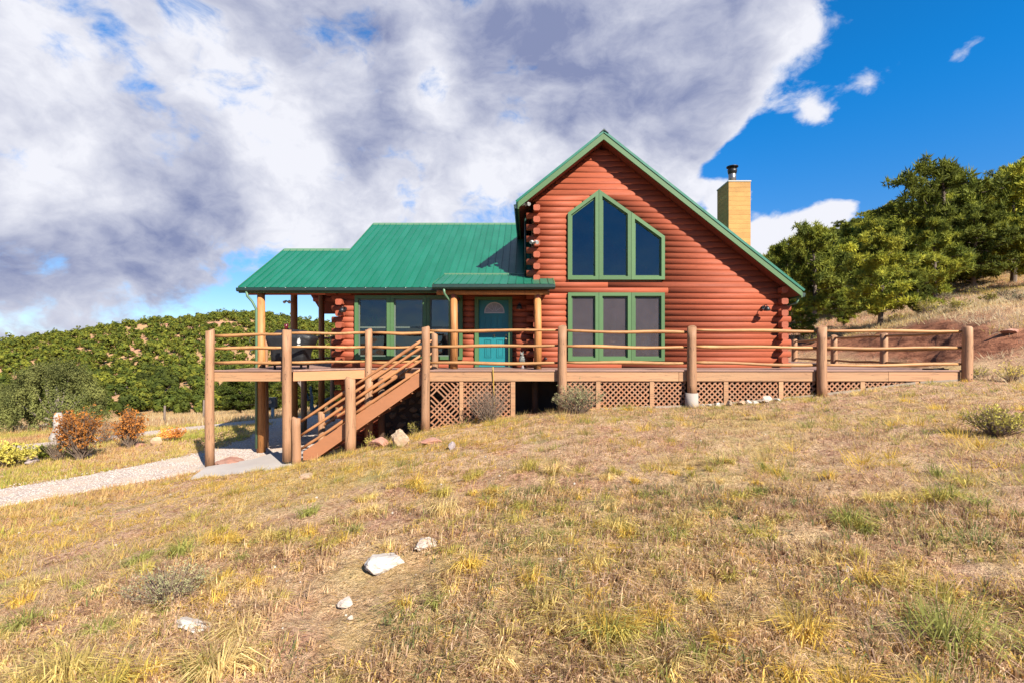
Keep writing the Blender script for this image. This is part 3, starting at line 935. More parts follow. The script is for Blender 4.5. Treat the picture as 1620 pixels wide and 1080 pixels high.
MB().tube([(hx, yd - .01, PZ(533, DW)), (hx, yd - .06, PZ(535, DW)), (hx, yd - .06, PZ(541, DW)), (hx, yd - .01, PZ(543, DW))], .012, 6).tube([(hx, yd, PZ(530, DW)), (hx, yd - .03, PZ(530, DW))], .028, 10).build('handle', M_brass, door)
MB().box(pdx(780), pdx(783.5), yd - .03, yd - .002, PZ(531, DW), PZ(529, DW)).tube([(pdx(780.3), yd - .03, PZ(531, DW)), (pdx(781.8), yd - .045, PZ(533, DW)), (pdx(783.2), yd - .03, PZ(531, DW))], .007, 5).build('knocker', M_brass, door)
MB().box(dx0, dx1, DW - .12, DW + .1, DK, DK + .02).build('threshold', M_steel, door)

# --- roofs
def roof_panels(parent, x0, x1, y0, z0, y1f, slope, sp=.222):
    """standing seam panels running up the slope; y1f(x) gives where the panel stops"""
    x = x0
    cs = 1 / math.sqrt(1 + slope * slope)
    while x < x1 - .02:
        xe = min(x + sp, x1); y1 = y1f((x + xe) / 2)
        def p(xx, y, up): return (xx, y - slope * up * cs, z0 + (y - y0) * slope + up * cs)
        prof = [(x + .002, 0), (x + .002, .026), (x + .016, .026), (x + .020, .004), (x + sp * .5, .0025), (xe - .002, .004), (xe - .002, 0)]
        vs = [p(a, y0 + random.uniform(0, .004), u + .012) for a, u in prof] + [p(a, y1, u + .012) for a, u in prof]
        n = len(prof)
        b = MB().add(vs, [(i, i + 1, n + i + 1, n + i) for i in range(n - 1)] + [tuple(range(n)), tuple(range(2 * n - 1, n - 1, -1))])
        b.build('roof_panel', M_roof, parent)
        x = xe
MX0 = PX(378, 13.65); EY = 13.65; EZV = PZ(455, 13.65)
SXL = PX(555, 16.2)
RY = 18.6; LY = 16.2
mroof = MB()
RX1 = XG - .12
def rz_(y): return EZV + (y - EY) * MS
def slab(b, x0, x1, ya, yb, t=.10):
    b.prism([(ya, rz_(ya)), (yb, rz_(yb)), (yb, rz_(yb) - t), (ya, rz_(ya) - t)], 'x', x0, x1)
slab(mroof, MX0, SXL, EY, LY); slab(mroof, SXL, RX1, EY, RY)
# back slopes
def back(b, x0, x1, yr, ye, t=.10):
    zr = rz_(yr); ze = zr - (ye - yr) * MS
    b.prism([(yr, zr), (ye, ze), (ye, ze - t), (yr, zr - t)], 'x', x0, x1)
back(mroof, MX0, SXL, LY, 19.2); back(mroof, SXL, RX1, RY, 22.0)
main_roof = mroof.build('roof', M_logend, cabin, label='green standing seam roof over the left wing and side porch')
roof_panels(main_roof, MX0, RX1, EY - .02, EZV - .02 * MS, lambda x: LY if x < SXL else RY, MS)
b = MB()
b.prism([(LY - .12, rz_(LY) - .05), (LY, rz_(LY) + .055), (LY + .12, rz_(LY) - .05)], 'x', MX0, SXL)
b.prism([(RY - .12, rz_(RY) - .05), (RY, rz_(RY) + .055), (RY + .12, rz_(RY) - .05)], 'x', SXL, RX1)
b.build('ridge_cap', M_spout, main_roof)
# rake trim on the left edges
b = MB()
for xx, ya, yb in ((MX0, EY - .02, LY), (SXL, LY, RY)):
    b.prism([(ya, rz_(ya) + .045), (yb, rz_(yb) + .045), (yb, rz_(yb) - .11), (ya, rz_(ya) - .11)], 'x', xx - .022, xx)
b.build('rake_trim', M_spout, main_roof)
b = MB()
b.prism([(LY - .12, rz_(LY) - .7), (19.2, rz_(LY) - (19.2 - LY) * MS - .1), (LY, rz_(LY) - .1), (EY + .1, EZV - .05)], 'x', SXL + .03, SXL + .06)
# gutter along the eave
GZ = EZV
MB().prism([(EY - .13, GZ - .02), (EY - .13, GZ - .09), (EY - .10, GZ - .125), (EY - .02, GZ - .125), (EY - .02, GZ - .035), (EY - .115, GZ - .035)], 'x', MX0 - .01, RX1 - .02).build('gutter', M_gutter, main_roof)
MB().box(MX0, RX1, EY - .018, EY + .02, EZV - .16, EZV - .0).build('fascia', M_trim, main_roof)
b = MB(); x = MX0 + .25
while x < -2.3:
    b.box(x, x + .02, EY - .14, EY - .0, GZ - .028, GZ - .015); x += .56
b.build('gutter_hanger', M_white, main_roof)

# porch gable soffit logs of the wing end: eave log plates running past the corner
for (yy, zz, ext) in ((DW + .03, WTOP + .10, .62), (DW + .03, WTOP - .04, .42)):
    log_x(XL - ext, XL + .3, yy, zz, .085)
# purlin log ends under the wing's left rake
for (yy, ext) in ((16.2, .5), (18.6, .5)):
    log_x(XL - ext, XL + .2, yy, rz_(yy) - .22, .10)
MB().prism([(DW, DK), (YB, DK), (YB, 5.0), (RY, rz_(RY) - .11), (DW, WTOP)], 'x', XL + .06, XL + .10).build('wall', M_logend, cabin)
# purlins and beams of the side porch
def bar(p0, p1, r, m, name='beam', parent=None, n=10):
    return MB().tube([p0, p1], r, n).build(name, m, parent or cabin)
bar((MX0 + .1, 13.86, EZV - .12), (XL - .1, 13.86, EZV - .12), .075, M_log)
bar((MX0 + .1, 16.0, rz_(16.0) - .24), (XL, 16.0, rz_(16.0) - .24), .085, M_log)
bar((MX0 + .1, 18.2, rz_(LY) - (18.2 - LY) * MS - .24), (XL, 18.2, rz_(LY) - (18.2 - LY) * MS - .24), .085, M_log)

# --- gable roof
b = MB()
YGB = 21.2
t = TH
b.prism([(lx, lz - .03), (gx, gz - .03), (gx, gz - t), (lx, lz - t)], 'y', DF + .02, YGB)
b.prism([(gx, gz - .03), (rx, rz - .03), (rx, rz - t), (gx, gz - t)], 'y', DF + .02, YGB)
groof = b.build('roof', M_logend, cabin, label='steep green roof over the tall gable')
def rake(x0, z0, x1, z1, nm):
    MB().prism([(x0, z0 - .035), (x1, z1 - .035), (x1, z1 - .215), (x0, z0 - .215)], 'y', DF - .03, DF + .018).build(nm, M_trim, groof)
rake(lx, lz, gx - .001, gz, 'rake_board'); rake(gx + .001, gz, rx, rz, 'rake_board')
# ribbed metal sheets with drip edge; ribs run down the slope
def sheet(x0, z0, x1, z1):
    L = math.hypot(x1 - x0, z1 - z0); nx, nz = -(z1 - z0) / L, (x1 - x0) / L
    if nz < 0: nx, nz = -nx, -nz
    y = DF - .05
    while y < YGB - .01:
        ye = min(y + .3, YGB)
        prof = [(y + .002, -.03), (y + .002, .03), (y + .02, .03), (y + .024, .006), (ye - .002, .006), (ye - .002, -.03)]
        vs = [(x0 + nx * u, yy, z0 + nz * u) for yy, u in prof] + [(x1 + nx * u, yy, z1 + nz * u) for yy, u in prof]
        n = len(prof)
        MB().add(vs, [(i, (i + 1) % n, n + (i + 1) % n, n + i) for i in range(n)] + [tuple(range(n)), tuple(range(2 * n - 1, n - 1, -1))]).build('roof_panel', M_roof, groof)
        y = ye
dl = .06
sheet(lx - dl, lz - dl * sl, gx, gz); sheet(gx, gz, rx + dl, rz - dl * sr)
MB().prism([(gx - .13, gz - .06), (gx, gz + .065), (gx + .13, gz - .06), (gx, gz + .02)], 'y', DF - .07, YGB).build('ridge_cap', M_gutter, groof)
# eave edges: fascia and gutters running back
MB().prism([(lx - .02, lz - .06), (lx + .02, lz - .03), (lx + .02, lz - .24), (lx - .02, lz - .24)], 'y', DF - .02, YGB).build('fascia', M_trim, groof)
MB().prism([(lx - .13, lz - .12), (lx - .022, lz - .10), (lx - .022, lz - .22), (lx - .10, lz - .22)], 'y', DF + .02, YGB).build('gutter', M_gutter, groof)
MB().prism([(rx - .02, rz - .03), (rx + .02, rz - .06), (rx + .02, rz - .24), (rx - .02, rz - .24)], 'y', DF - .02, YGB).build('fascia', M_trim, groof)
MB().prism([(rx + .13, rz - .12), (rx + .022, rz - .10), (rx + .022, rz - .22), (rx + .10, rz - .22)], 'y', DF + .02, YGB).build('gutter', M_gutter, groof)
MB().tube([(rx - .02, DF + .12, rz - .26), (rx - .06, DF + .14, rz - .38), (XR + .14, DG + .1, rz - .45), (XR + .14, DG + .14, DK)], .035, 8).build('downspout', M_spout, cabin)
# porch downspout of the tall gable down onto the wing roof
MB().tube([(XG - .30, DG + .35, rz_(DG + .35) + .08), (XG - .30, DG + .35, lz - .2)], .035, 8).build('downspout', M_gutter, cabin)

# --- entry porch roof
PY = 12.79; PZE = PZ(450, PY); PX0, PX1 = PX(686, PY), PX(877, PY)
PYT = 14.42; PZT = PZ(435.5, PYT); PS = (PZT - PZE) / (PYT - PY)
def pz_(y): return PZE + (y - PY) * PS
b = MB()
b.prism([(PY, pz_(PY)), (PYT, pz_(PYT)), (PYT, pz_(PYT) - .06), (EY + .05, pz_(EY) - .10), (PY, pz_(PY) - .10)], 'x', PX0, XG - .14)
b.prism([(PY, pz_(PY)), (DG - .02, pz_(DG - .02)), (DG - .02, pz_(DG - .02) - .10), (PY, pz_(PY) - .10)], 'x', XG - .14, PX1)
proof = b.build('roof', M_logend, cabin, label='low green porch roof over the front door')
roof_panels(proof, PX0, PX1, PY - .02, PZE - .02 * PS, lambda x: PYT if x < XG - .14 else DG - .05, PS, .217)
MB().box(PX0, XG - .14, PYT - .03, PYT + .04, PZT - .01, PZT + .055).build('flashing', M_spout, proof)
MB().prism([(PY - .13, PZE - .02), (PY - .13, PZE - .09), (PY - .10, PZE - .13), (PY - .02, PZE - .13), (PY - .02, PZE - .035), (PY - .115, PZE - .035)], 'x', PX0 - .02, PX1 + .02).build('gutter', M_gutter, proof)
MB().box(PX0, PX1, PY - .018, PY + .02, PZE - .14, PZE - .0).build('fascia', M_gutter, proof)
MB().prism([(PY - .0, pz_(PY) + .03), (DG - .05, pz_(DG - .05) + .03), (DG - .05, pz_(DG - .05) - .11), (PY - .0, pz_(PY) - .11)], 'x', PX1, PX1 + .022).build('rake_trim', M_trim, proof)
MB().prism([(PY - .0, pz_(PY) + .03), (EY, pz_(EY) + .03), (EY, pz_(EY) - .11), (PY - .0, pz_(PY) - .11)], 'x', PX0 - .022, PX0).build('rake_trim', M_trim, proof)
bar((PX0 + .05, 12.98, PZE - .20), (PX1 - .12, 12.98, PZE - .20), .065, M_porchpost)
bar((PX(851, 13.0), 12.9, PZE - .30), (PX(851, 13.0), 13.7, PZE - .30), .05, M_logend)
bar((PX(718, 13.0), 12.9, PZE - .30), (PX(718, 13.0), 13.9, PZE - .30), .05, M_logend)
for px in (718, 850.5):
    x = PX(px, 13.0)
    MB().tube([(x, 13.0, DK), (x + .01, 13.0, DK + 1.0), (x, 13.0, PZE - .25)], [.105, .100, .092], 14).build('porch_post', M_porchpost, cabin)
MB().tube([(PX(703, PY), PY - .07, PZE - .12), (PX(703.5, PY), PY - .05, PZE - .25), (PX(709, PY), PY + .25, PZE - .42), (PX(709, PY), PY + .25, DK + .02)], .032, 8).build('downspout', M_spout, cabin)

# side porch posts: round, through the deck to the ground
DPOST = 13.8
XPo = PX(413, DPOST)
for k, (px, Dp) in enumerate(((413, 13.8), (465, 15.9), (508.5, 18.1))):
    x = PX(px, Dp)
    top = rz_(Dp) - .12 if Dp < LY else rz_(LY) - (Dp - LY) * MS - .14
    MB().tube([(x, Dp, h1(x, Dp) - .1), (x + .01, Dp, DK), (x, Dp, top)], [.115, .108, .10], 14).build('porch_post', M_porchpost, cabin)
# downspout at the left post
MB().tube([(PX(392, EY), EY - .07, GZ - .12), (PX(393, EY), EY - .05, GZ - .25), (PX(399, EY), EY, GZ - .40), (PX(405.5, 13.7), 13.7, GZ - .62), (PX(405.5, 13.7), 13.7, .12)], .035, 8).build('downspout', M_spout, cabin)
b = MB()
for zz in (PZ(537, 13.7), PZ(556, 13.7)):
    b.tube([(XPo - .1, 13.7, zz + .06), (XPo - .2, 13.62, zz + .04), (XPo - .22, 13.6, zz - .06), (XPo - .16, 13.62, zz - .1)], .014, 6)
b.build('bracket', M_black, cabin)

# --- chimney
CY = 17.3; CX0, CX1 = PX(1153, CY), PX(1187, CY); CT = PZ(288, CY); CB = 18.33
chim = MB().box(CX0, CX1, CY, CB, 1.9, CT).build('chimney', M_chim, cabin, label='tan boxed chimney with steel flue beside the right eave')
zz = 2.0
while zz < CT - .03:
    MB().box(CX0 - .008, CX1 + .008, CY - .008, CB + .008, zz, min(zz + .158, CT - .004)).build('siding_board', M_chim, chim); zz += .163
MB().box(CX0 - .025, CX1 + .025, CY - .025, CB + .025, CT + .002, CT + .045).build('chimney_cap', M_chimcap, chim)
fx, fy = PX(1158.5, 17.8), 17.8
MB().tube([(fx, fy, CT + .045), (fx, fy, PZ(270.5, fy))], .135, 16).build('flue_pipe', M_steel, chim)
b = MB()
zt = PZ(264.5, fy)
b.tube([(fx, fy, PZ(276, fy)), (fx, fy, PZ(272, fy)), (fx, fy, PZ(269, fy))], [.14, .165, .17], 16)
b.tube([(fx, fy, zt - .02), (fx, fy, zt + .01), (fx, fy, zt + .04)], [.21, .21, .05], 16)
for a in range(4):
    b.tube([(fx + .15 * math.cos(a * 1.57), fy + .15 * math.sin(a * 1.57), PZ(270, fy)), (fx + .15 * math.cos(a * 1.57), fy + .15 * math.sin(a * 1.57), zt)], .012, 5)
b.build('rain_cap', M_black, chim)

# --- wall lamps: dark bell fixtures on brackets
def wall_lamp(x, y, z):
    L = empty('wall_lamp', (0, 0, 0)); L.parent = cabin; L.location = Vector((x, y, z)) - wroot(cabin)
    MB().tube([(x, y, z), (x, y - .03, z)], .06, 12).build('back_plate', M_black, L)
    MB().tube([(x, y - .03, z), (x, y - .10, z + .07), (x, y - .19, z + .06), (x, y - .22, z + .0)], .013, 6).build('arm', M_black, L)
    MB().tube([(x, y - .22, z + .02), (x, y - .22, z - .02), (x, y - .22, z - .11)], [.03, .06, .10], 12).build('shade', M_black, L)
    MB().tube([(x, y - .22, z - .05), (x, y - .22, z - .12)], .03, 8).build('bulb', M_white, L)
wall_lamp(PX(1206, DG), DG - .06, PZ(487, DG))
wall_lamp(PX(547, DW), DW - .06, PZ(489, DW))
wall_lamp(PX(822, DW), DW - .06, PZ(484, DW))
def flood(x, y, z, s=1):
    L = empty('floodlight', (0, 0, 0)); L.parent = cabin; L.location = Vector((x, y, z)) - wroot(cabin)
    MB().tube([(x, y, z), (x, y - .05, z)], .04, 10).build('base', M_white, L)
    for sx in (-1, 1):
        MB().tube([(x, y - .05, z), (x + sx * .05, y - .10, z + .02), (x + sx * .09, y - .17, z - .03)], [.02, .03, .05], 10).build('lamp_head', M_white, L)
flood(PX(832, 13.4), 13.55, PZ(322, 13.4))
flood(PX(845, DG - .3), DG - .27, PZ(384, DG - .3))
flood(PX(458.5, 15.8), 15.76, PZ(478, 15.8))
MB().tube([(PX(862, DG), DG - .06, PZ(566, DG)), (PX(862, DG), DG - .10, PZ(566, DG)), (PX(865, DG), DG - .11, PZ(567.5, DG))], .03, 8).build('hose_bib', M_black, cabin)

# --- foundation under the house
fnd = MB()
fnd.box(-4.2, 0.3, 13.98, 14.2, -.3, DK - .14); fnd.box(.3, XR, 13.86, 14.1, 0.4, DK - .14)
fnd.box(XR - .2, XR, 14.1, YB, .5, DK - .14); fnd.box(XL, XL + .2, 14.3, YB, -.4, DK - .14)
fnd = fnd.build('foundation', M_mortar, cabin)
z = DK - .25; k = 0
while z > .0:
    log_x(XL - (.2 if k % 2 else 0), -4.25, DW + .05, z); z -= PIT; k += 1
def rock_mesh(name, m, seed, flat=.6, rough=.28, sub=2):
    import bmesh
    from mathutils import noise as mn
    bm = bmesh.new(); bmesh.ops.create_icosphere(bm, subdivisions=sub, radius=1)
    rr = random.Random(seed)
    planes = [(Vector((rr.gauss(0, 1), rr.gauss(0, 1), rr.gauss(0, 1))).normalized(), rr.uniform(.45, .85)) for _ in range(12)]
    off = Vector((seed * 3.1, seed * 1.7, 0))
    for v in bm.verts:
        v.co *= 1 + .30 * mn.noise(v.co * 1.1 + off)
        for n, d in planes:
            s = v.co.dot(n)
            if s > d: v.co -= n * (s - d) * .96
        v.co *= 1 + (.10 * mn.noise(v.co * 3.5 + off) + .05 * mn.noise(v.co * 8 + off) if sub > 1 else 0)
        v.co.z *= flat
    me = bpy.data.meshes.new(name); bm.to_mesh(me); bm.free()
    me.materials.append(m)
    return me
stone_ms = [rock_mesh('stone', M_stone, 50 + i, 1.0, .25, 1) for i in range(7)]
zs = .35; row = 0
fl = wroot(fnd)
while zs < DK - .2:
    x = -4.15 + (.1 if row % 2 else 0)
    while x < -1.6:
        w = random.uniform(.11, .19)
        o = link('stone', random.choice(stone_ms), Vector((x + w, 13.965, zs + random.uniform(-.03, .03))) - fl, fnd, 0, (w * 1.06, .07, random.uniform(.10, .135)))
        o.rotation_euler = (0, random.uniform(-.5, .5), 0)
        x += w * 2
    zs += .215; row += 1


# ================================================================== DECK
D1 = 12.0
DX0, DX1 = PX(334, D1), PX(1525, D1)
deck = empty('timber_deck', (1.5, D1, DK), 'long raised timber deck with log railings wrapping the cabin front', 'deck')
YREC = 13.14                                     # deck edge steps back behind the stairs
XA, XB, XS1 = PX(457, D1), PX(583, YREC), PX(676, D1)
def xdiag(y): return XA + (XB - XA) * (y - D1) / (YREC - D1)
y = D1 + .02; k = 0
while y < 19.6:
    ye = y + .138
    spans = [(DX0, DX1)] if ye < DW - .16 else [(DX0, XL - .30), (XR + .30, DX1)]
    if y < YREC: spans = [(DX0, xdiag(y) - .01), (XS1, DX1)]
    for a, b_ in spans:
        cuts = [a]
        while cuts[-1] + 5.2 < b_: cuts.append(cuts[-1] + random.uniform(3.2, 5))
        cuts.append(b_)
        for c0, c1 in zip(cuts[:-1], cuts[1:]):
            dz = random.uniform(-.002, .002)
            MB().box(c0 + .002, c1 - .002, y, ye - .006, DK - .035 + dz, DK + dz).build('deck_board', M_board, deck)
    y = ye; k += 1
# joists
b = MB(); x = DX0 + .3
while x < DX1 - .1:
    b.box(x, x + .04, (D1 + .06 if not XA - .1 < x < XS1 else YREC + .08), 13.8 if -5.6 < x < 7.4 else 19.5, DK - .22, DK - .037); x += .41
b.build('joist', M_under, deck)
FT, FB = DK - .002, DK - .255
for a, b_ in ((DX0 + .09, PX(450, D1)), (PX(680.6, D1), PX(882, D1)), (PX(896.5, D1), PX(1073, D1)), (PX(1073.6, D1), PX(1289, D1)), (PX(1304, D1), PX(1404, D1)), (PX(1404.6, D1), PX(1518, D1))):
    MB().box(a, b_, D1 - .03, D1 + .012, FB, FT - .012).build('fascia_board', M_fascia, deck)
for a, b_ in ((DX0, XA), (XS1, DX1)):
    MB().box(a, b_, D1 - .055, D1 + .018, DK - .010, DK + .022).build('edge_board', M_board, deck)
def dboard(p, q, t, z0, z1, m, nm):
    p = Vector(p); q = Vector(q); d = (q - p).normalized(); n_ = Vector((d.y, -d.x)) * t
    MB().prism([tuple(p + n_), tuple(q + n_), tuple(q - n_ * .4), tuple(p - n_ * .4)], 'z', z0, z1).build(nm, m, deck)
for p, q in (((XA + .09, D1 + .02), (XB - .08, YREC - .02)), ((XB + .08, YREC), (XS1, YREC))):
    dboard(p, q, .03, FB, FT - .012, M_fascia2, 'fascia_board'); dboard(p, q, .055, DK - .010, DK + .022, M_board, 'edge_board')
MB().box(XS1 - .03, XS1 + .012, D1 + .03, YREC, FB, FT - .012).build('fascia_board', M_fascia2, deck)
MB().box(DX0 - .02, DX0 + .02, D1 + .1, 19.5, FB, FT - .04).build('fascia_board', M_fascia, deck)
MB().box(DX1 - .02, DX1 + .02, D1 + .1, 19.5, FB, FT - .04).build('fascia_board', M_fascia, deck)

def log_post(x, y, zb, zt, r, parent, m=M_post, name='post'):
    pts = []; rs = []
    n = 7
    ph = random.uniform(0, 6)
    for i in range(n):
        t = i / (n - 1)
        pts.append((x + .006 * math.sin(ph + t * 5), y + .006 * math.cos(ph + t * 4), zb + (zt - zb) * t)); rs.append(r * (1.05 - .08 * t + .015 * math.sin(ph * 2 + t * 9)))
    pts.append((x, y, zt + .012)); rs.append(r * .80)
    p = MB().tube(pts, rs, 14).build(name, m, parent)
    return p
def bolts(p, x, y, r, zz):
    b = MB()
    for z in zz: b.tube([(x + .01, y - r - .004, z), (x + .01, y - r + .02, z)], .011, 6)
    b.build('bolt', M_black, p)
posts = [(335.5, 523.5, 733, .100), (457, 522, 725, .108), (583, 522, 698, .095), (674.5, 518, 682, .104), (889.2, 517, 652, .112), (1092.5, 518, 622, .112), (1296.7, 518, 626, .112), (1525, 519, 606, .110)]
for i, (px, yt, yb, r) in enumerate(posts):
    x = PX(px, D1); yy = D1 - .03 - r * .55
    if i == 2: yy = YREC - .03; x = PX(px, yy)
    p = log_post(x, yy, PZ(yb, yy) - .06, PZ(yt, yy), r, deck)
    bolts(p, x, yy, r, (DK - .08, DK - .19))
# concrete piers
M_pier = mat('pier_concrete', (.56, .48, .41), .85, .12, 1.6, (1, 1, 1), .35, 18)
def pier(px, y0, w, zt, zb):
    x = PX(px, D1)
    MB().tube([(x, y0, zb - .1), (x, y0, zt)], [w, w * .94], 18).build('concrete_pier', M_pier, deck)
pier(1092.5, D1 - .08, .165, PZ(620.5, D1), PZ(646, D1))
MB().box(PX(321, D1), PX(350, D1), D1 - .28, D1 + .22, -.3, PZ(735.5, D1)).build('concrete_pier', M_pier, deck)

def rail(x0, y0, z0, x1, y1, z1, r=.042, parent=None, m=M_rail, name='rail', sag=.018):
    n = max(6, int(abs(x1 - x0) / .3) + 2); ph = random.uniform(0, 6); ph2 = random.uniform(0, 6)
    pts = []; rs = []
    for i in range(n):
        t = i / (n - 1)
        dz = sag * math.sin(ph + t * 5.5) * math.sin(math.pi * t) - sag * .5 * math.sin(math.pi * t)
        pts.append((x0 + (x1 - x0) * t, y0 + (y1 - y0) * t + .01 * math.sin(ph2 + t * 7), z0 + (z1 - z0) * t + dz))
        rs.append(r * (1 + .14 * math.sin(ph2 + t * 6) + .05 * random.uniform(-1, 1)) * (.72 if i in (0, n - 1) else 1))
    return MB().tube(pts, rs, 9).build(name, m, parent or deck)
# rails per bay: y pixels at the left and right ends
bays = [(342, 450, (531, 528.5), (551, 549.5), (573.5, 573)), (464, 577.5, (527, 526), (548.5, 548.5), (573, 571.5)), (589, 668, (526.5, 526.5), (548.5, 548.5), (573, 571.5)),
        (681, 882, (523, 522.5), (548, 546.5), (573.5, 573.5)), (896.5, 1085.5, (523, 525.5), (547.5, 549), (573, 574)), (1100, 1290, (522, 524.5), (548, 550), (573, 577)), (1304, 1518.5, (523.5, 524), (550, 550), (577, 575.5))]
for (a, b_, t1, t2, t3) in bays:
    Da = YREC if a == 589 else D1; Db = YREC if b_ in (577.5, 668) else D1
    if b_ == 668: b_ = 684
    for (ya, yb) in (t1, t2, t3):
        rail(PX(a - 3, Da), Da, PZ(ya, Da), PX(b_ + 3, Db), Db, PZ(yb, Db), random.uniform(.037, .044))
# right side and rear railing
side_posts = [(1400, 528.5, D1 * 690 / 565), (1321, 531.5, D1 * 690 / 486), (1258, 537.5, D1 * 690 / 423)]
prev = (DX1 - .02, D1, [PZ(524, D1), PZ(550, D1), PZ(575.5, D1)])
for (px, yt, D) in side_posts:
    x = DX1 - .03
    log_post(x, D, 1.8, PZ(yt, D), .105, deck)
    top = PZ(yt, D) - .06
    cur = (x, D, [top, DK + .49, DK + .12])
    for k in range(3): rail(prev[0], prev[1], prev[2][k], cur[0], cur[1], cur[2][k])
    prev = cur
# left side and far railing by the side porch
prev = (DX0, D1, [PZ(531, D1), PZ(551, D1), PZ(573.5, D1)])
for D in (14.4, 16.9, 19.4):
    log_post(DX0 + .03, D, h1(DX0, D) - .1, DK + 1.0, .095, deck)
    cur = (DX0 + .03, D, [DK + .93, DK + .55, DK + .15])
    for k in range(3): rail(prev[0], prev[1], prev[2][k], cur[0], cur[1], cur[2][k])
    prev = cur
for zz in (.93, .55, .15): rail(DX0, 19.4, DK + zz, XL - .2, 19.4, DK + zz, m=M_rust_rail)
# lattice skirting
GB = lambda x: h1(x, D1)
studs = [(727, 733), (808, 815), (943, 950), (1028, 1034.5), (1145, 1152), (1232, 1239), (1361, 1368), (1447, 1454)]
for a, b_ in studs:
    x0, x1 = PX(a, D1), PX(b_, D1)
    MB().box(x0, x1, D1 - .012, D1 + .03, GB((x0 + x1) / 2) - .04, FB - .002).build('stud', M_fascia, deck)
panels = [(681, 727, .25), (733, 808, .0), (897, 943, 0), (950, 1028, 0), (1034.5, 1085, 0), (1103, 1145, 0), (1152, 1232, 0), (1239, 1290, 0), (1304, 1361, 0), (1368, 1447, 0), (1454, 1519, 0)]
nsl = 0
def clip_poly(poly, p, d):
    """parameter range of line p + t d inside convex CCW polygon"""
    t0, t1 = -1e9, 1e9
    n = len(poly)
    for i in range(n):
        a = poly[i]; b = poly[(i + 1) % n]
        ex, ey = b[0] - a[0], b[1] - a[1]; nx, ny = -ey, ex
        den = nx * d[0] + ny * d[1]; num = nx * (a[0] - p[0]) + ny * (a[1] - p[1])
        if abs(den) < 1e-9:
            if num > 0: return None
            continue
        t = num / den
        if den > 0: t0 = max(t0, t)
        else: t1 = min(t1, t)
    return (t0, t1) if t1 - t0 > .03 else None
for (a, b_, loss) in panels:
    x0, x1 = PX(a, D1) + .004, PX(b_, D1) - .004
    z0, z1 = GB(x0) + .02, GB(x1) + .02; zt = FB - .006
    pan = MB().box(x0, x1, D1 + .032, D1 + .05, zt - .03, zt).build('lattice_panel', M_lattice, deck)
    MB().prism([(x0, z0 - .06), (x1, z1 - .06), (x1, z1 + .03), (x0, z0 + .03)], 'y', D1 - .035, D1 - .012).build('base_board', M_fascia if a < 940 else M_strip, deck)
    poly = [(x0, z0), (x1, z1), (x1, zt), (x0, zt)]
    sp = .132
    w = .0175; q = math.sqrt(.5)
    for s_ in (1, -1):
        d = (q, q * s_); nrm = (-d[1], d[0])
        cs = [p[0] * nrm[0] + p[1] * nrm[1] for p in poly]
        c = min(cs) + sp * .3
        while c < max(cs):
            p = (nrm[0] * c, nrm[1] * c)
            r_ = clip_poly(poly, p, d)
            c += sp * q * 1.02
            if r_ is None or random.random() < loss * .5: continue
            yy = D1 + (.006 if s_ == 1 else .016)
            jit = random.uniform(-.004, .004)
            A = [(p[0] + d[0] * r_[0] + nrm[0] * (w * k + jit), p[1] + d[1] * r_[0] + nrm[1] * (w * k + jit)) for k in (-1, 1)]
            B = [(p[0] + d[0] * r_[1] + nrm[0] * (w * k + jit), p[1] + d[1] * r_[1] + nrm[1] * (w * k + jit)) for k in (1, -1)]
            MB().prism(A + B, 'y', yy, yy + .008).build('slat', M_lattice, pan); nsl += 1
print('lattice slats', nsl)
# inner deck piers glimpsed through the opening
for xx in (.2, 3.2, -4.0, 6.2):
    MB().tube([(xx, 13.2, h1(xx, 13.2) - .1), (xx, 13.2, DK - .22)], .09, 10).build('post', M_under, deck)

# ================================================================== STAIRS
stairs = empty('staircase', (PX(479, D1), D1, SZ), 'timber staircase with log handrails climbing from the concrete path to the deck', 'stairs')
SX0, SX1 = PX(480, D1), PX(667, D1)
ZB0 = PZ(713.5, D1); ZB1 = PZ(586, D1)                       # top edge of the near stringer
ss = (ZB1 - ZB0) / (SX1 - SX0); hh = .42
YN, YF = D1 - .02, D1 + 1.05
def stringer(y, h):
    pts = [(SX0, ZB0), (SX1, ZB1), (SX1, ZB1 - h), (SX0 + (h - .03) / ss * .62, ZB0 - .14 if False else max(.1, ZB0 - .16)), (SX0, max(.1, ZB0 - .16))]
    pts = [(SX0, ZB0), (SX1, ZB1), (SX1, ZB1 - h), (PX(497, D1), PZ(727, D1)), (SX0, PZ(727, D1))]
    MB().prism(pts, 'y', y, y + .045).build('stringer', M_stringer, stairs)
stringer(YN, PZ(586, D1) - PZ(608.5, D1)); stringer(YF, PZ(586, D1) - PZ(608.5, D1))
nst = 12
rise = (DK - SZ) / nst; xs0 = SX1 + .05
for i in range(nst - 1):
    zt = DK - rise * (i + 1); x1 = xs0 - (rise / ss) * i; x0 = x1 - rise / ss - .02
    MB().box(x0, x1, YN + .05, YF - .004, zt - .04, zt).build('tread', M_tread, stairs)
    MB().box(x1 - .03, x1 - .004, YN + .05, YF - .004, zt - rise + .0, zt - .045).build('riser', M_stringer, stairs)
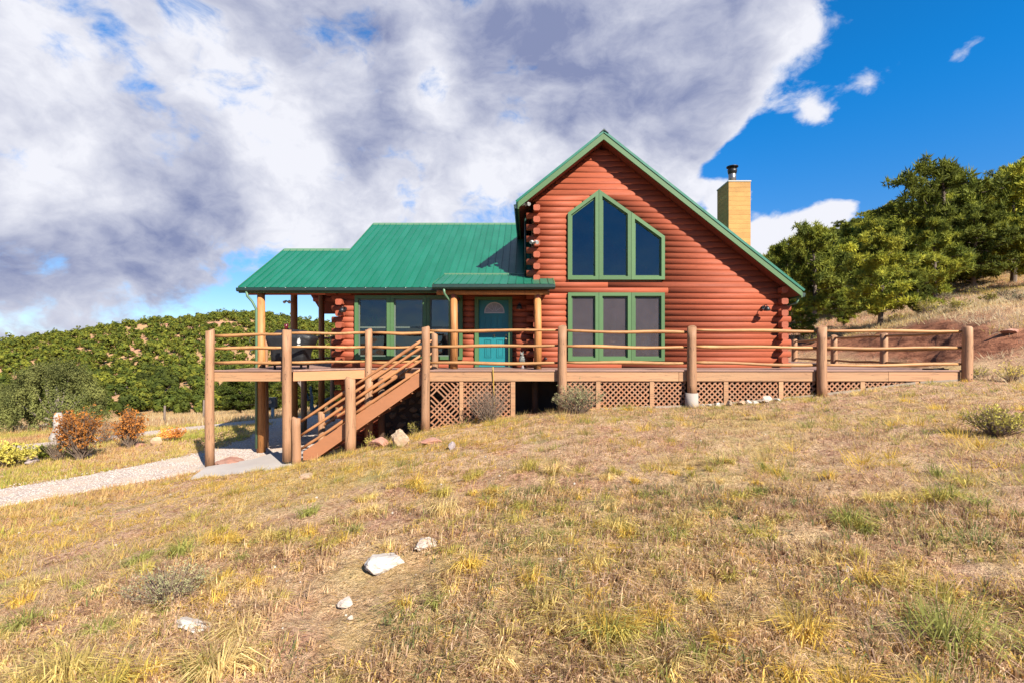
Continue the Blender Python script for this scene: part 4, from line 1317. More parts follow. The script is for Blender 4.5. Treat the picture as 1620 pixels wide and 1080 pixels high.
# newels
def stn(px, yt, yb, y, r):
    x = PX(px, D1)
    return x, log_post(x, y, PZ(yb, y) - .06, PZ(yt, y), r, stairs, name='newel_post')
n1x, _ = stn(472, 661, 733, YN - .09, .103)
n2x, p_ = stn(558, 599, 714, YN - .14, .125)
bolts(p_, n2x, YN - .14, .125, (PZ(612, D1),))
log_post(n1x + .1, YF + .05, h1(n1x, YF) - .05, PZ(661, D1), .09, stairs, name='newel_post')
log_post(n2x + .06, YF + .05, h1(n2x, YF) - .05, PZ(603, D1), .09, stairs, name='newel_post')
log_post(PX(674, D1), YF + .05, DK - .2, DK + .92, .09, stairs, name='newel_post')
rs_ = .665
for yy, m_, rr in ((YN - .015, M_rust_rail, .040), (YF + .03, M_rust_rail, .038)):
    for dz in (0, 22.2, 44.0):
        def zr(px): return PZ(664 + dz - (px - 479) * rs_, D1)
        rail(PX(476, D1), yy, zr(476), PX(557, D1), yy, zr(557), rr, stairs, m_, 'handrail', .006)
        rail(PX(557, D1), yy, zr(557), PX(672, D1), yy, zr(672), rr, stairs, m_, 'handrail', .006)

# ================================================================== THINGS ON THE DECK
gr = empty('barbecue_grill', (PX(462, 13.0), 13.0, DK), 'covered black barbecue grill standing on the deck beside the porch post', 'grill')
gX = PX(462, 13.0)
def loft(secs, m, name, parent, cx, cy):
    """secs: (z, halfwidth, halfdepth, xoff) rounded-rectangle rings"""
    b = MB(); n = 24; vs = []
    for (z, hw, hd, xo) in secs:
        for k in range(n):
            a = 2 * math.pi * k / n
            ca, sa = math.cos(a), math.sin(a); e = .28
            vs.append((cx + xo + hw * math.copysign(abs(ca) ** e, ca) + random.uniform(-.006, .006), cy + hd * math.copysign(abs(sa) ** e, sa) + random.uniform(-.012, .012), z + random.uniform(-.004, .004)))
    fs = [(i * n + k, i * n + (k + 1) % n, (i + 1) * n + (k + 1) % n, (i + 1) * n + k) for i in range(len(secs) - 1) for k in range(n)]
    b.add(vs, fs, True); b.f += [tuple(range(n)), tuple(range(len(vs) - 1, len(vs) - 1 - n, -1))]; b.sm += [False, False]
    return b.build(name, m, parent)
loft([(DK + .10, .43, .27, -.02), (DK + .35, .45, .28, -.02), (DK + .56, .47, .29, 0), (DK + .62, .54, .30, 0), (DK + .80, .61, .31, .01), (DK + .87, .60, .31, .01), (DK + .91, .44, .28, 0), (DK + .985, .38, .24, 0), (DK + 1.03, .33, .18, 0), (DK + 1.04, .20, .10, 0)], M_cover, 'cover', gr, gX, 13.0)
for sx in (-.36, .34):
    for sy in (-.2, .2):
        MB().tube([(gX + sx, 13.0 + sy, DK), (gX + sx, 13.0 + sy, DK + .12)], .03, 8).build('leg', M_black, gr)
# white flame mark on the cover
fm = [(0, -.07), (.035, -.055), (.045, -.01), (.03, .04), (.012, .075), (.005, .035), (-.015, .06), (-.03, .01), (-.04, -.03), (-.025, -.06)]
lx_, lz_ = PX(473, 12.69), PZ(539, 12.69)
MB().prism([(lx_ + p[0] * 1.1, lz_ + p[1] * 1.1) for p in fm], 'y', 12.668, 12.68).box(lx_ - .04, lx_ + .045, 12.668, 12.68, lz_ - .12, lz_ - .095).build('emblem', M_white, gr)

cup = MB().tube([(PX(452.5, 11.9), D1 - .09, PZ(522, 11.9) + .012), (PX(452.5, 11.9), D1 - .09, PZ(518, 11.9) + .012), (PX(452.5, 11.9), D1 - .09, PZ(512.5, 11.9))], [.034, .044, .052], 12)
cup.build('candle_cup', M_redcup, origin=(PX(452.5, 11.9), D1 - .09, PZ(522, 11.9)), label='small dark red cup standing on top of a deck railing post', cat='cup')
MB().tube([(PX(458, 11.9), D1 - .09, PZ(522, 11.9) + .013), (PX(458, 11.9), D1 - .09, PZ(520.5, 11.9) + .013)], [.05, .062], 12).tube([(PX(458, 11.9), D1 - .09, PZ(520.5, 11.9) + .013), (PX(457, 11.9), D1 - .09, PZ(516, 11.9)), (PX(454, 11.9), D1 - .10, PZ(510, 11.9)), (PX(451, 11.9), D1 - .10, PZ(508.5, 11.9))], .004, 5).build(
    'small_dish', M_black, origin=(PX(458, 11.9), D1 - .09, PZ(522, 11.9)), label='small black dish with a wire beside the red cup on the post', cat='dish')
# seated cat-like figurine beside the door
fX, fY = PX(826, 13.35), 13.35
fg = empty('garden_figurine', (fX, fY, DK), 'small mottled grey garden figurine seated on the deck beside the front door', 'figurine')
MB().tube([(fX + .02, fY, DK), (fX + .02, fY, DK + .05), (fX + .02, fY, DK + .14)], [.075, .03, .02], 12).build('stand', M_greyrock, fg)
MB().tube([(fX, fY, DK + .12), (fX, fY, DK + .17), (fX, fY, DK + .25), (fX - .005, fY - .01, DK + .33), (fX - .01, fY - .02, DK + .37)], [.05, .095, .095, .06, .04], 12).build('body', M_figur, fg)
MB().tube([(fX - .01, fY - .02, DK + .345), (fX - .01, fY - .025, DK + .37), (fX - .01, fY - .025, DK + .41), (fX - .01, fY - .025, DK + .44)], [.03, .055, .05, .02], 12).build('head', M_figur, fg)
for s_ in (-1, 1):
    MB().tube([(fX - .01 + s_ * .03, fY - .025, DK + .42), (fX - .01 + s_ * .042, fY - .025, DK + .475)], [.018, .003], 6).build('ear', M_figur, fg)
MB().tube([(PX(780, D1 - .06), D1 - .065, DK + .10), (PX(780, D1 - .06), D1 - .07, DK - .01), (PX(780.4, D1 - .06), D1 - .055, FB), (PX(781.5, D1 - .06), D1 - .03, FB - .35), (PX(783, D1 - .06), D1 - .05, PZ(664, D1 - .06))], .012, 6).build(
    'yellow_cord', M_yellow, origin=(PX(780, D1), D1 - .06, DK), label='thin yellow cord hanging over the deck edge in front of the lattice', cat='cord')
MB().box(PX(1469, 12.4), PX(1493, 12.4), 12.25, 12.6, DK + .004, DK + .035).tube([(PX(1472, 12.4), 12.3, DK + .03), (PX(1490, 12.4), 12.35, DK + .045)], .02, 8).build('black_mat', M_black, origin=(PX(1481, 12.4), 12.4, DK), label='rolled edge black mat lying on the right end of the deck', cat='mat')

# house plant behind the left window
def leafy(name, cx, cy, z0, n, h, sp, m, parent, seed):
    rr = random.Random(seed); b = MB()
    for i in range(n):
        a = rr.uniform(0, 6.28); l = rr.uniform(.6, 1) * h; s = rr.uniform(.2, 1) * sp; w = .018
        pts = []
        for k in range(6):
            t = k / 5
            pts.append(Vector((cx + math.cos(a) * s * t ** 1.6, cy + math.sin(a) * s * t ** 1.6 * .5, z0 + l * (t - .25 * t * t))))
        side = Vector((math.sin(a) * .3 + .8, .1, .0)).normalized()
        vs = []
        for k, p in enumerate(pts):
            ww = w * math.sin(math.pi * (.12 + .86 * k / 5)); vs += [p - side * ww, p + side * ww]
        b.add(vs, [(2 * k, 2 * k + 1, 2 * k + 3, 2 * k + 2) for k in range(5)])
    return b.build(name, m, parent)
hp = empty('potted_plant', (PX(594, 14.5), 14.45, DK), 'spiky green potted plant behind the leftmost cabin window', 'plant')
MB().tube([(PX(594, 14.5), 14.45, DK - .02), (PX(594, 14.5), 14.45, DK + .9), (PX(594, 14.5), 14.45, DK + 1.0)], [.16, .13, .12], 14).build('pot', M_redcup, hp)
leafy('leaves', PX(594, 14.5), 14.45, DK + .98, 26, .75, .42, M_house_plant, hp, 3)
hp2 = empty('potted_plant', (PX(572, 14.5), 14.4, DK), 'drooping green potted plant at the left edge of the leftmost cabin window', 'plant')
MB().tube([(PX(573, 14.5), 14.4, DK - .02), (PX(573, 14.5), 14.4, DK + .65)], .12, 14).build('pot', M_redcup, hp2)
leafy('leaves', PX(573, 14.5), 14.4, DK + .62, 22, 1.0, .3, M_house_plant, hp2, 5)


# ================================================================== ROCKS
def rock(px, py, D, w, h, m, seed, label, name='rock', d=None, sub=3, sink=.3, rot=None, group=None):
    """w,h in photo pixels at depth D"""
    x = PX(px, D); W = w * D / F / 2; Hh = h * D / F / 2
    sub = 4 if w > 25 else sub
    me = rock_mesh(name, m, seed, 1.0, .25, sub)
    z = h1(x, D)
    o = link(name, me, (x, D, z + Hh * (1 - 2 * sink) * .8), rot=rot if rot is not None else seed * .7, scale=(W * 1.1, (d or W * .8), Hh * 1.3), label=label, cat='rock', group=group)
    return o
def gd(px, py, lo=2.0, hi=60):
    """depth where the view ray of a photo pixel meets the terrain"""
    Ds = np.linspace(lo, hi, 1500)
    X = (px - VX) / F * Ds; Zr = EZ + (VY - py) / F * Ds
    f = Zr - H(X, Ds)
    i = np.where(f < 0)[0]
    return float(Ds[i[0]]) if len(i) else hi
def prock(px, pyb, w, h, m, seed, label, **kw):
    D = gd(px, pyb)
    if pyb > 740 and 'd' not in kw:
        kw['d'] = h * D / F * 1.0; kw['sink'] = .25; h = h * .62
    return rock(px, pyb, D + w * D / F * .25, w, h, m, seed, label, **kw)
prock(609, 905, 58, 40, M_whiterock, 1, 'large cracked white rock in the foreground grass')
prock(671, 868, 50, 20, M_whiterock, 2, 'flat white rock just right of the large foreground rock')
prock(547, 966, 26, 17, M_whiterock, 3, 'small white rock at the lower middle of the dry lawn')
prock(308, 1002, 66, 20, M_whiterock, 4, 'long thin white rock lying in the left foreground', d=.07, sink=.1)
prock(434, 902, 12, 7, M_whiterock, 6, 'tiny white stone on bare soil left of the foreground rocks')
prock(885, 887, 16, 8, M_whiterock, 7, 'tiny half buried white stone right of the foreground rocks')
prock(977, 1000, 18, 12, M_whiterock, 8, 'small white stone at the bottom centre')
prock(1340, 905, 26, 8, M_whiterock, 9, 'thin pale stone in the middle of the right hand grass')
prock(372, 876, 24, 8, M_whiterock, 10, 'flat pale stone in the grass above the low green shrub')
prock(1580, 692, 40, 17, M_whiterock, 11, 'pale flat rock beneath the dry bush at the right edge')
prock(634, 707, 34, 28, M_tanrock, 12, 'angular tan boulder with a pale face beside the staircase', sink=.12, d=.22)
prock(601, 707, 40, 18, M_redrock, 13, 'low reddish rock between the staircase and the tan boulder', sink=.15)
prock(681, 702, 40, 14, M_redrock, 14, 'flat reddish stone slab at the foot of the deck post')
prock(714, 710, 15, 12, M_greyrock, 15, 'small purplish grey rock on the lawn below the lattice', sink=.15)
prock(486, 758, 26, 14, M_tanrock, 16, 'small pale rock in the golden grass below the stairs')
prock(367, 738, 58, 14, M_redrock, 17, 'long reddish stone kerb beside the concrete landing', d=.30, sink=.2)
prock(372, 741, 40, 9, M_tanrock, 18, 'flat tan flagstone between reddish kerb stone and landing', d=.16)
for i, (px, pyb, w, h, mm) in enumerate(((1112, 640, 9, 7, M_whiterock), (1121, 641, 10, 6, M_whiterock), (1135, 638, 14, 6, M_whiterock), (1154, 636, 17, 9, M_tanrock), (1171, 636, 16, 8, M_tanrock), (1184, 633, 13, 8, M_whiterock), (1196, 633, 12, 6, M_whiterock), (1213, 632, 24, 11, M_whiterock), (1231, 629, 14, 5, M_whiterock))):
    kinds = ['first and smallest pale stone beside the concrete pier', 'second small pale stone from the concrete pier', 'low pale stone third from the concrete pier', 'tan stone left of its tan neighbour along the lattice', 'tan stone right of its tan neighbour along the lattice', 'rounded pale stone just right of the two tan stones', 'small pale stone left of the biggest stone along the lattice', 'biggest pale block of stone along the lattice', 'thin pale stone right of the biggest stone by the lattice']
    rock(px, pyb, 11.72, w, h, mm, 30 + i, kinds[i], sink=.12, group='stones along the lattice')
prock(249, 704, 18, 14, M_tanrock, 41, 'tan boulder between the orange bushes and the gravel', sink=.1)
prock(135, 722, 18, 8, M_whiterock, 42, 'white rock at the foot of the larger orange bush')
prock(50, 736, 24, 12, M_greyrock, 43, 'grey rock between the yellow bush and the small dark shrub')
prock(222, 706, 30, 9, M_redrock, 44, 'low reddish rock at the foot of the right orange bush')
prock(1600, 530, 30, 9, M_redrock, 45, 'flat red stone ledge jutting from the top of the dirt bank', sink=.3)
# loose small stones: too many to count
def pebbles():
    base = rock_mesh('pebble', M_whiterock, 77, .6, .3, 1)
    nv = len(base.vertices); V0 = np.zeros(nv * 3, np.float32); base.vertices.foreach_get('co', V0); V0 = V0.reshape(-1, 3)
    F0 = np.array([list(p.vertices) for p in base.polygons])
    n = 420
    r = rng.uniform(2.2, 12, n); a = rng.uniform(-.95, .95, n)
    x = r * np.sin(a); y = r * np.cos(a)
    keep = (y < 11.6)
    x, y = x[keep], y[keep]
    xr = []; c = np.array(DRIVE)
    for i in range(2600):
        k = rng.integers(0, len(DRIVE) - 2); t = rng.random(); p = c[k] * (1 - t) + c[k + 1] * t
        xr.append((p[0] + rng.uniform(-1, 1) * p[2], p[1] + rng.uniform(-1, 1) * p[2]))
    xr = np.array(xr)
    s1 = rng.uniform(.004, .014, len(x)) * rng.choice([1, 1, 1, 2.2], len(x)); s2 = rng.uniform(.012, .03, len(xr))
    x = np.concatenate([x, xr[:, 0]]); y = np.concatenate([y, xr[:, 1]]); s = np.concatenate([s1, s2])
    z = H(x, y) + np.concatenate([s1 * .3, s2 * .2 + .02])
    an = rng.uniform(0, 6.28, len(x))
    ca, sa = np.cos(an), np.sin(an)
    V = V0[None] * s[:, None, None]
    Vx = V[..., 0] * ca[:, None] - V[..., 1] * sa[:, None]; Vy = V[..., 0] * sa[:, None] + V[..., 1] * ca[:, None]
    V = np.stack([Vx + x[:, None], Vy + y[:, None], V[..., 2] + z[:, None]], -1).reshape(-1, 3)
    Fc = (F0[None] + (np.arange(len(x)) * nv)[:, None, None]).reshape(-1, 3)
    link('pebbles', np_mesh('pebbles', V, Fc, M_whiterock), kind='stuff', label='scattered small pale stones on soil and driveway')
pebbles()


# ================================================================== PLANTS
def leaf_out(C, N, size, rg, jit=.55, aspect=.8):
    """leaf triangles lying roughly across outward direction N"""
    n = len(C)
    nn = N + rg.normal(size=(n, 3)) * jit; nn /= np.linalg.norm(nn, axis=1)[:, None]
    d = rg.normal(size=(n, 3)); d -= nn * (d * nn).sum(1)[:, None]; d /= np.linalg.norm(d, axis=1)[:, None]
    e = np.cross(nn, d)
    L = (size * rg.uniform(.6, 1.3, n))[:, None]
    V = np.stack([C - e * L * aspect * .5 - d * L * .4, C + e * L * aspect * .5 - d * L * .4, C + d * L * .6], 1).reshape(-1, 3)
    return V, np.arange(3 * n).reshape(-1, 3)
def leaf_tris(C, size, rg, updir=.35, aspect=.45):
    """random small triangles at centres C (n,3)"""
    n = len(C)
    d = rg.normal(size=(n, 3)); d[:, 2] += updir; d /= np.linalg.norm(d, axis=1)[:, None]
    e = rg.normal(size=(n, 3)); e -= d * (e * d).sum(1)[:, None]; e /= np.linalg.norm(e, axis=1)[:, None]
    L = (size * rg.uniform(.6, 1.3, n))[:, None]
    V = np.stack([C - e * L * aspect * .5, C + e * L * aspect * .5, C + d * L], 1).reshape(-1, 3)
    return V, np.arange(3 * n).reshape(-1, 3)
def tube_np(pts, rad, n=6):
    b = MB(); b.tube(pts, rad, n, cap=False); return b
def pine(seed, Hh, Rr, clumps, per, leaf, lean=.1, lo=.14, trunk_r=.13, shape='pine', clump_r=.19):
    rg = np.random.default_rng(seed); rr = random.Random(seed)
    tb = MB(); pts = []; rs = []
    ph = rr.uniform(0, 6)
    for i in range(8):
        t = i / 7; pts.append(Vector((lean * Hh * t * math.sin(ph) + .05 * Hh * math.sin(ph + t * 5) * t, lean * Hh * t * math.cos(ph) * .6, Hh * .93 * t))); rs.append(trunk_r * (1 - .85 * t) + .01)
    tb.tube(pts, rs, 8, cap=False)
    def env(t):
        if shape == 'pine': return Rr * min(1, (max(t - lo, 0) / .22)) ** .5 * (max(0, 1 - ((t - .28) / .74) ** 2 if t > .28 else 1)) ** .62
        return Rr * math.sqrt(max(0, 1 - (2 * (t - lo * .5) / (1 - lo * .5) - 1) ** 2)) ** .8
    C = []
    nl = max(14, clumps // 9)
    per_l = max(2, clumps // nl)
    for i in range(nl):
        t = lo + (1 - lo) * (i + rr.random()) / nl
        t = min(t, .97)
        a = i * 2.4 + rr.uniform(-.5, .5)
        L = env(t) * rr.uniform(.60, 1.28)
        k = t * 7; j = min(int(k), 6); base = pts[j].lerp(pts[j + 1], k - j); base.z *= .93
        rise = Hh * rr.uniform(-.02, .11)
        P = [base, base + Vector((math.cos(a) * L * .5, math.sin(a) * L * .5, rise * .7)), base + Vector((math.cos(a + .15) * L, math.sin(a + .15) * L, rise * 1.1))]
        tb.tube(P, [trunk_r * .32 * (1 - t * .6), trunk_r * .2 * (1 - t * .6), .008], 5, cap=False)
        for c in range(per_l):
            u = 1 - .75 * rr.random() ** 1.5
            q = P[0].lerp(P[1], u * 2) if u < .5 else P[1].lerp(P[2], u * 2 - 1)
            sp = .20 * L * (.5 + u)
            C.append((q.x + rr.gauss(0, sp * .8), q.y + rr.gauss(0, sp * .8), q.z + abs(rr.gauss(0, Hh * .035)), clump_r * rr.uniform(.6, 1.2)))
    C.append((pts[-1].x, pts[-1].y, Hh * .95, clump_r * .7))
    C = np.array(C)
    ids = rg.integers(0, len(C), len(C) * per)
    off = rg.normal(size=(len(ids), 3)); off /= np.linalg.norm(off, axis=1)[:, None]
    off *= (rg.random(len(ids)) ** .45)[:, None] * C[ids, 3][:, None]; off[:, 2] *= .85
    cen = C[ids, :3] + off
    cen[:, 2] = np.maximum(cen[:, 2], Hh * .05)
    N = off / (np.linalg.norm(off, axis=1)[:, None] + 1e-6) + np.array([0, 0, .25])
    half = rg.random(len(cen)) < .45
    V1, _ = leaf_out(cen[half], N[half], leaf * .9, rg, .6, .5)
    c2 = cen[~half]; d = off[~half] / (np.linalg.norm(off[~half], axis=1)[:, None] + 1e-6) + rg.normal(0, .45, (len(c2), 3)) + np.array([0, 0, .45])
    d /= np.linalg.norm(d, axis=1)[:, None]; e = rg.normal(size=(len(c2), 3)); e -= d * (e * d).sum(1)[:, None]; e /= np.linalg.norm(e, axis=1)[:, None]
    L = (leaf * 1.7 * rg.uniform(.6, 1.3, len(c2)))[:, None]
    V2 = np.stack([c2 - e * L * .15, c2 + e * L * .15, c2 + d * L], 1).reshape(-1, 3)
    V = np.vstack([V1, V2])
    return tb, (V, np.arange(len(V)).reshape(-1, 3))
def mesh_from_mb(b, name, m):
    me = bpy.data.meshes.new(name); me.from_pydata(b.v, [], b.f); me.polygons.foreach_set('use_smooth', [True] * len(b.f)); me.materials.append(m); me.update(); return me
def tree_pair(seed, *a, fm=M_pine, tm=M_bark, **k):
    tb, (V, Fc) = pine(seed, *a, **k)
    return mesh_from_mb(tb, 'trunk', tm), np_mesh('crown', V, Fc, fm)
# near pinyons, unit-ish trees 5 m tall
NEAR = [tree_pair(101, 5.0, 1.9, 330, 72, .125, lean=.06),
        tree_pair(102, 5.0, 2.2, 350, 70, .13, lean=.08, lo=.12),
        tree_pair(103, 5.0, 1.6, 290, 72, .12, lean=.03, lo=.10),
        tree_pair(104, 5.0, 2.3, 360, 70, .13, lean=.10, lo=.17, trunk_r=.15),
        tree_pair(105, 5.0, 2.0, 340, 70, .13, lean=.05, lo=.16)]
def dome_tree(seed, Hh, Rr, lobes, n, leaf):
    rg = np.random.default_rng(seed)
    a = rg.uniform(0, 6.28, lobes); ph = np.arccos(rg.random(lobes) ** .8 * .98)
    base = np.stack([np.sin(ph) * np.cos(a) * Rr, np.sin(ph) * np.sin(a) * Rr, Hh * .10 + np.cos(ph) * Hh * .86], 1) * rg.uniform(.80, 1.0, (lobes, 1))
    base[:, 2] = np.maximum(base[:, 2], .25)
    lr = rg.uniform(.20, .42, lobes)
    ids = rg.integers(0, lobes, n); off = rg.normal(size=(n, 3)); off /= np.linalg.norm(off, axis=1)[:, None]
    N = off + base[ids] * .12 + np.array([0, 0, .15])
    off *= (rg.random(n) ** .3)[:, None] * lr[ids][:, None]; off[:, 2] *= 1.25
    V, Fc = leaf_out(base[ids] + off, N, leaf, rg, .5, .55)
    tb = MB(); tb.tube([(0, 0, -.1), (.1, 0, .8), (0, .1, Hh * .6)], [.28, .2, .08], 9)
    for i in range(26):
        q = base[rg.integers(0, lobes)] * .9; tb.tube([(0, 0, .5), tuple(q * .5 + np.array([0, 0, .1])), tuple(q)], [.08, .05, .015], 5)
    return mesh_from_mb(tb, 'trunk', M_palebark), np_mesh('crown', V, Fc, M_junip)
JUN = dome_tree(120, 4.0, 2.75, 300, 42000, .095)
_unused = lambda: tree_pair(120, 4.0, 2.7, 760, 62, .11, lean=.02, lo=.02, shape='round', fm=M_junip, tm=M_palebark, clump_r=.25)
def put_tree(pair, x, y, Hh, label, group=None, w=1.0, name='pine_tree', cat='tree', base=5.0, rot=None, sink=.1):
    s = Hh / base
    t = empty(name, (x, y, h1(x, y) - sink), label, cat, group)
    t.rotation_euler.z = random.uniform(0, 6.28) if rot is None else rot
    t.scale = (s * w, s * w, s)
    link('trunk', pair[0], parent=t); link('crown', pair[1], parent=t)
    return t
def px_tree(pair, px, pyt, D, label, w=1.0, **k):
    x = PX(px, D); z0 = h1(x, D); Hh = PZ(pyt, D) - z0 + .1
    return put_tree(pair, x, D, max(Hh, 1.5), label, w=w, **k)
px_tree(NEAR[0], 1392, 368, 21, 'bushy yellow green pinyon standing alone just behind the deck railing', .95)
px_tree(NEAR[2], 1452, 430, 20.5, 'small bright green pinyon at the right foot of the lone bushy pinyon', .9)
px_tree(NEAR[4], 1290, 352, 27, 'tall pinyon rising beside the right eave of the cabin', .85)
px_tree(NEAR[1], 1245, 378, 30, 'pinyon directly behind the lower right roof edge', .9)
px_tree(NEAR[2], 1345, 400, 27, 'slim pinyon between the eave pinyon and the lone bushy one', .9)
px_tree(NEAR[3], 1500, 250, 29, 'big spreading pinyon with exposed dark limbs on the right slope', .78, rot=1.0)
px_tree(NEAR[4], 1603, 262, 28, 'tall dense pinyon at the right edge of the slope', .85)
px_tree(NEAR[4], 1560, 300, 34, 'pinyon between the big spreading pinyon and the right edge', .9)
px_tree(NEAR[0], 1430, 330, 36, 'rounded pinyon behind the big spreading pinyon, left side', .9)
px_tree(NEAR[3], 1660, 250, 30, 'large pinyon whose crown is cut by the right picture edge', .8)
px_tree(NEAR[0], 1540, 330, 26.5, 'mid sized pinyon in front of the big spreading one, to its right', 1.0)
px_tree(NEAR[2], 1480, 345, 25.5, 'mid sized pinyon just left of the big spreading one', 1.0)
px_tree(NEAR[1], 1640, 330, 25.5, 'bushy pinyon cut by the right picture edge, nearest of the row', 1.0)
px_tree(NEAR[1], 1320, 372, 30, 'dense pinyon on the skyline beside the small white cloud', 1.0)
px_tree(NEAR[2], 1215, 440, 24, 'low pinyon half hidden by the right corner logs of the cabin', .9)
px_tree(NEAR[0], 1270, 470, 23.5, 'low dark pinyon close behind the deck railing next to the cabin corner', 1.0)
px_tree(NEAR[4], 1335, 455, 24, 'low rounded pinyon left of the lone bushy pinyon', 1.0)
# slope forest behind
k = 0; tries = 0
placed = []
while k < 210 and tries < 9000:
    tries += 1
    px = random.uniform(1160, 1760); D = 30.5 + 75 * random.random() ** 1.5
    x = PX(px, D)
    if any((x - a) ** 2 + (D - b_) ** 2 < (2.1 + D * .010) ** 2 for a, b_ in placed): continue
    placed.append((x, D))
    side_ = 'behind the right eave' if px < 1330 else ('above the lone bushy pinyon' if px < 1450 else 'above the bare bank at the right edge')
    deep = 'in the front rows' if D < 46 else ('midway up the slope' if D < 70 else 'high near the ridge')
    put_tree(NEAR[k % 5], x, D, random.uniform(3.8, 5.6), 'green pinyon %s, %s' % (side_, deep), 'slope pinyons %s, %s' % (side_, deep), w=random.uniform(.9, 1.15)); k += 1
for k in range(90):
    D = random.uniform(26, 95); x = D * random.uniform(1.28, 2.3)
    put_tree(NEAR[k % 5], x, D, random.uniform(3.6, 5.4), 'green pinyon on the slope beyond the right edge of the picture', 'pinyons farther along the slope', w=1.05)
for k in range(26):
    D = random.uniform(36, 70); x = random.uniform(-14, 20)
    put_tree(NEAR[k % 5], x, D, random.uniform(3, 4), 'green pinyon hidden largely behind the cabin walls', 'pinyons in the hollow behind the cabin', w=1.1)

# left: big juniper, bare twisted tree, hillside trees
px_tree(JUN, 88, 562, 21, 'broad grey green juniper in front of the left hillside', .80, name='juniper_tree', base=4.0, rot=.4)
px_tree(JUN, -20, 600, 22, 'smaller grey green juniper at the left edge of the picture', .95, name='juniper_tree', base=4.0, rot=2.4)
def bare_tree(px, D, Hh, label, seed):
    rr = random.Random(seed); x = PX(px, D); z0 = h1(x, D) - .05
    t = empty('bare_tree', (x, D, z0), label, 'tree')
    def limb(p, d, L, r, depth, b):
        pts = [p]; rs = [r]; q = p.copy(); dd = d.copy()
        for i in range(5):
            dd = (dd + Vector((rr.gauss(0, .22), rr.gauss(0, .22), rr.gauss(.03, .15)))).normalized()
            q = q + dd * (L / 5); pts.append(q.copy()); rs.append(r * (1 - .13 * (i + 1)))
        b.tube(pts, rs, 6, cap=True)
        if depth:
            for i in range(3 if depth > 1 else 4):
                j = rr.randint(2, 5); nd = (dd + Vector((rr.gauss(0, .8), rr.gauss(0, .8), rr.uniform(-.1, .6)))).normalized()
                limb(pts[j], nd, L * rr.uniform(.5, .75), rs[j] * .62, depth - 1, b)
    trunk = MB(); limb(Vector((x, D, z0)), Vector((-.45, 0, 1)).normalized(), Hh * .5, .14, 0, trunk); trunk.build('trunk', M_palebark, t)
    br = MB()
    limb(Vector((x, D, z0 + .3)), Vector((.25, .1, 1)).normalized(), Hh * .6, .10, 3, br)
    limb(Vector((x - .1 * Hh, D, z0 + Hh * .25)), Vector((-.3, .1, 1)).normalized(), Hh * .5, .09, 3, br)
    br.build('branches', M_palebark, t)
bare_tree(498, 23.5, 3.0, 'twisted bare tree with pale bark seen under the deck', 4)
LT = [tree_pair(131, 5.0, 2.1, 420, 60, .14, lean=.05, fm=M_hill), tree_pair(132, 5.0, 1.8, 380, 60, .14, lean=.08, fm=M_hill)]
px_tree(LT[0], 470, 585, 30, 'bushy pinyon behind the bare tree seen beneath the deck', 1.2)
px_tree(LT[1], 425, 592, 33, 'rounded pinyon behind the grey utility box beneath the deck', 1.3)
px_tree(LT[0], 380, 595, 34, 'rounded pinyon left of the front porch post beneath the deck', 1.3)
px_tree(LT[1], 520, 590, 31, 'slim pinyon at the right of the bare tree beneath the deck', 1.3)

def hill_mesh(seed, n=1500, leaf=.27):
    rg = np.random.default_rng(seed)
    L = 14; a = rg.uniform(0, 6.28, L); q = np.sqrt(rg.random(L)) * .95
    lob = np.stack([np.cos(a) * q, np.sin(a) * q, 1.85 - 1.15 * q + rg.normal(0, .22, L), rg.uniform(.38, .62, L)], 1)
    lob = np.vstack([lob, [[0, 0, .9, 1.0]]])
    ids = rg.integers(0, L + 1, n); off = rg.normal(size=(n, 3)); off /= np.linalg.norm(off, axis=1)[:, None]
    N = off.copy()
    off *= (rg.random(n) ** .12)[:, None] * lob[ids, 3][:, None]
    c = lob[ids, :3] + off; c[:, 2] = np.maximum(c[:, 2] * 1.0, .12)
    V, Fc = leaf_out(c, N, leaf, rg, .22, .9)
    tb = MB(); tb.tube([(0, 0, -.4), (.05, 0, 1.4)], [.14, .06], 5)
    nv = len(V)
    me = bpy.data.meshes.new('hill_tree')
    V2 = np.vstack([V, np.array([tuple(v) for v in tb.v])])
    faces = [tuple(int(i) for i in f) for f in Fc] + [tuple(i + nv for i in f) for f in tb.f]
    me.from_pydata(V2.tolist(), [], faces)
    me.materials.append(M_hill); me.materials.append(M_bark)
    mi = np.zeros(len(faces), np.int32); mi[len(Fc):] = 1
    me.polygons.foreach_set('material_index', mi); me.update()
    return me, (V, Fc)
HM = [hill_mesh(200 + i) for i in range(6)]
